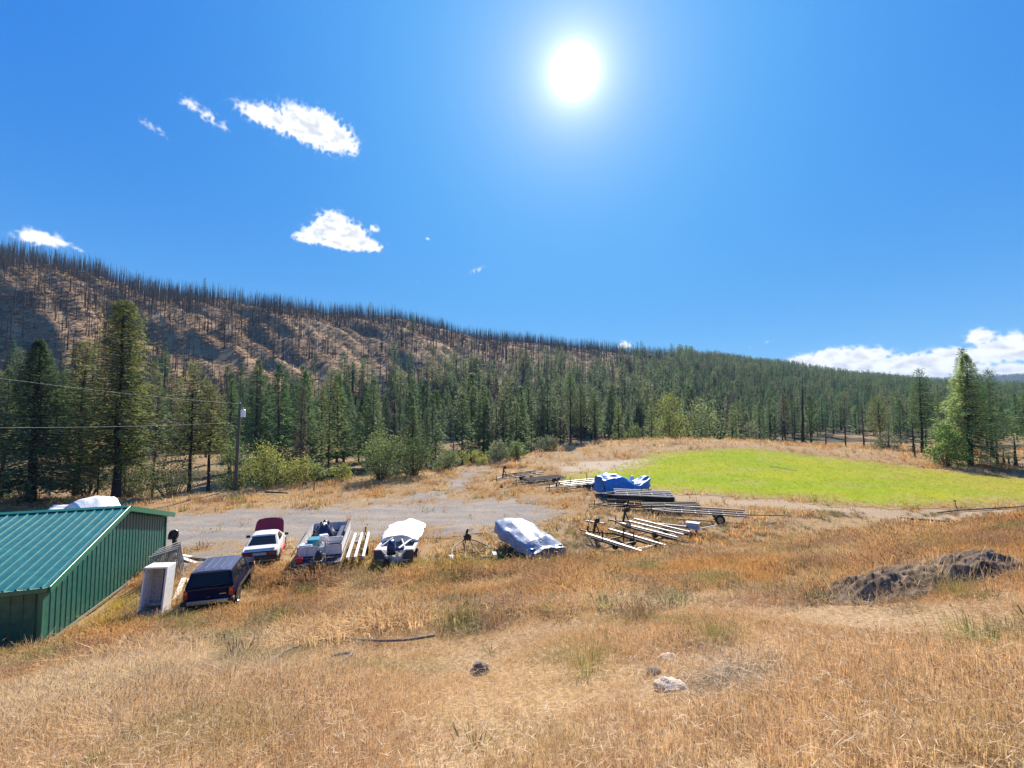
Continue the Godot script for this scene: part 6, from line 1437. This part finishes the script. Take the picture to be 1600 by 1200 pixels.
func build_mounds():
	var r := RandomNumberGenerator.new(); r.seed = 51
	for b in [["bare dark dirt mound on the right slope, the longer left one", 6.65, -8.2, 1.2, 1.0, 0.37, 1], ["bare dark dirt mound on the right slope, the steeper right one", 7.75, -8.0, 1.0, 0.95, 0.45, 2]]:
		var at := on_ground(b[1], b[2]); var o := thing("dirt_mound", b[0], "dirt mound", at)
		var n := 100; var pos := PackedVector3Array(); var col := PackedColorArray(); var idx := PackedInt32Array()
		for j in n + 1:
			for i in n + 1:
				var x: float = b[3] * 1.25 * (i / float(n) * 2.0 - 1.0); var z: float = b[4] * 1.25 * (j / float(n) * 2.0 - 1.0)
				var q := pow(x / b[3], 2.0) + pow(z / b[4], 2.0)
				var w := maxf(0.0, 1.0 - q)
				var rough := fine.get_noise_2d((x + b[6] * 20.0) * 0.9, z * 0.9) * 0.16 + noise.get_noise_2d((x + b[6] * 20.0) * 3.5, z * 3.5) * 0.045 + noise.get_noise_2d((x + b[6] * 20.0) * 12.0, z * 12.0) * 0.012 + noise.get_noise_2d(x * 26.0, z * 26.0) * 0.016
				var h: float = b[5] * pow(w, 1.1) + rough * minf(1.0, w * 2.2) - 0.12 * smoothstep(0.9, 1.3, q)
				pos.append(on_ground(at.x + x, at.z + z, h) - at)
				var k := fine.get_noise_2d(x * 3.0, z * 3.0)
				col.append(Color(0.075, 0.054, 0.040).lerp(Color(0.19, 0.14, 0.10), clampf(0.45 + k, 0.0, 1.0)))
		for j in n:
			for i in n:
				var a := j * (n + 1) + i
				idx.append_array([a, a + n + 1, a + 1, a + 1, a + n + 1, a + n + 2])
		part(o, "soil", sheet_mesh(pos, col, idx), mats.soil)
		var weeds := Cloud.new()
		for k in 1100:
			var x: float = b[3] * r.randf_range(-1.0, 1.0); var z: float = b[4] * r.randf_range(-0.9, 1.0)
			var w := maxf(0.0, 1.0 - pow(x / b[3], 2.0) - pow(z / b[4], 2.0))
			if r.randf() < w * 0.9: continue
			var f := on_ground(at.x + x, at.z + z, b[5] * pow(w, 1.1) - 0.05) - at
			weeds.leaf(f, Vector3(r.randf_range(-0.6, 0.6), 1, r.randf_range(-0.6, 0.6)).normalized(), Vector3(cos(k), 0, sin(k)), r.randf_range(0.12, 0.42), 0.004, shade(Color(0.5, 0.36, 0.2), r.randf_range(0.5, 1.3)))
		part(o, "dry_weeds", weeds.mesh(), mats.blades).set_meta("kind", "stuff")
		for k in 14:
			var x: float = b[3] * r.randf_range(-0.8, 0.8); var z: float = b[4] * r.randf_range(-0.2, 0.9)
			var w := maxf(0.0, 1.0 - pow(x / b[3], 2.0) - pow(z / b[4], 2.0))
			var clod := part(o, "clod", lump(Vector3(1, 0.8, 1) * r.randf_range(0.03, 0.07), k, 0.5, 8), mats.dark_stone)
			clod.position = on_ground(at.x + x, at.z + z, b[5] * pow(w, 1.1) - 0.03) - at
	# darker and greyer plants standing out of the grass
	var clumps := [
		["grey-brown sagebrush clump below the navy wagon's rear", -5.9, -10.9, 0.5, 0.5, "sage"], ["dark wiry bush on the slope below the silver-blue tarped boat", 1.44, -16.1, 0.55, 0.30, "dark"], ["small green sage clump in the middle of the slope", 0.71, -8.7, 0.34, 0.32, "green"],
		["dark tuft left of the dark wiry bush", 0.25, -12.1, 0.4, 0.35, "dark"], ["dark upright tuft right of the small green clump", 2.05, -7.6, 0.4, 0.5, "dark"], ["brown dry bush in front of the left dirt mound", 5.85, -7.0, 0.6, 0.38, "brown"], ["dark grass clump between the two dirt mounds' feet", 6.7, -7.0, 0.7, 0.42, "olive"],
		["broad olive bunchgrass right of centre near the bottom", 0.85, -5.3, 0.75, 0.5, "olive"], ["grey dead brush spread right of the pale boulder", 1.95, -4.1, 0.9, 0.22, "grey"], ["pale bunchgrass, left of the near pair at the bottom left", -3.7, -6.2, 0.6, 0.6, "pale"], ["pale bunchgrass, right of the near pair at the bottom left", -3.1, -6.2, 0.5, 0.6, "pale"],
		["dry bunchgrass with a dark base at the bottom left corner", -3.9, -4.7, 0.5, 0.5, "pale"], ["green-yellow grass clump at the bottom right corner", 4.0, -4.0, 0.8, 0.4, "green"], ["olive tuft above the grey dead brush", 2.5, -5.7, 0.6, 0.45, "olive"], ["yellow weed patch at the green shed's near corner", -12.6, -14.0, 1.6, 0.6, "yellow"],
		["green-yellow weed patch downhill of the green shed's corner", -10.9, -14.6, 1.3, 0.5, "green"], ["golden weeds filling the gap between shed wall and refrigerator", -14.9, -17.2, 1.5, 0.6, "yellow"], ["golden weeds along the shed wall below the wire fence panels", -16.0, -19.0, 1.4, 0.5, "yellow"], ["tan thistle clump against the shed's eave wall", -14.6, -14.3, 1.5, 0.7, "pale"], ["yellow weeds under the open motorboat's stern", -6.6, -23.0, 1.2, 0.8, "yellow"], ["tall weeds covering the open motorboat's transom", -5.7, -22.9, 1.0, 1.0, "olive"], ["green weeds left of the silver-blue tarped boat", -0.6, -24.2, 1.2, 0.6, "green"],
		["dark brush at the slope's foot under the pole", 9.0, -25.6, 0.9, 0.5, "brown"], ["grey-brown brush right of the nearest trailer", 10.6, -24.6, 1.0, 0.5, "brown"], ["brown brush beneath the pontoon boat's trailer", -7.0, -15.0, 1.2, 0.5, "brown"],
	]
	var tones := {"sage": Color(0.26, 0.22, 0.13), "dark": Color(0.22, 0.16, 0.09), "green": Color(0.22, 0.25, 0.06), "brown": Color(0.32, 0.22, 0.12), "olive": Color(0.30, 0.27, 0.09), "grey": Color(0.30, 0.235, 0.185), "pale": Color(0.62, 0.49, 0.31), "yellow": Color(0.50, 0.40, 0.05)}
	for i in clumps.size():
		var b: Array = clumps[i]
		var o := thing("grass_clump" if b[5] in ["pale", "olive", "green"] else "weed_bush", b[0], "plant", on_ground(b[1], b[2], -0.02), i * 1.3)
		var k: Color = tones[b[5]]; var thin := 0.0022 if -b[2] < 9.0 else 0.006
		if b[5] in ["pale", "olive", "green", "yellow"]:
			part(o, "stalks", tuft(800 + i, 300, b[4] * 0.85, b[3] * 0.75, thin, 0.9, k), mats.blades)
			continue
		var c := Cloud.new()
		for j in 150:
			var a := r.randf() * TAU; var out := Vector3(cos(a), 0, sin(a)); var side := Vector3(-out.z, 0, out.x); var q := sqrt(r.randf())
			var foot: Vector3 = out * b[3] * 0.5 * q; var up := out * q * r.randf_range(-0.3, 1.2) + Vector3(r.randf_range(-0.6, 0.6), 1.0, r.randf_range(-0.6, 0.6))
			var tip: Vector3 = foot + up.normalized() * b[4] * r.randf_range(0.25, 1.1)
			c.leaf(foot, up.normalized(), side, foot.distance_to(tip), thin, shade(k, r.randf_range(0.65, 1.3)))
			for n in 7:
				c.leaf(foot.lerp(tip, r.randf_range(0.3, 1.0)), (out * r.randf_range(-1, 1) + side * r.randf_range(-1, 1) + Vector3.UP * r.randf()).normalized(), side, b[4] * 0.12, thin * 1.3, shade(k, r.randf_range(0.6, 1.35)))
		part(o, "stalks", c.mesh(), mats.blades)

func build_yard():
	build_shed()
	build_wagon()
	build_sedan()
	build_pontoon()
	build_runabout()
	build_covered_boat()
	build_blue_boat()
	build_far_covers()
	build_trailers()
	build_clutter()
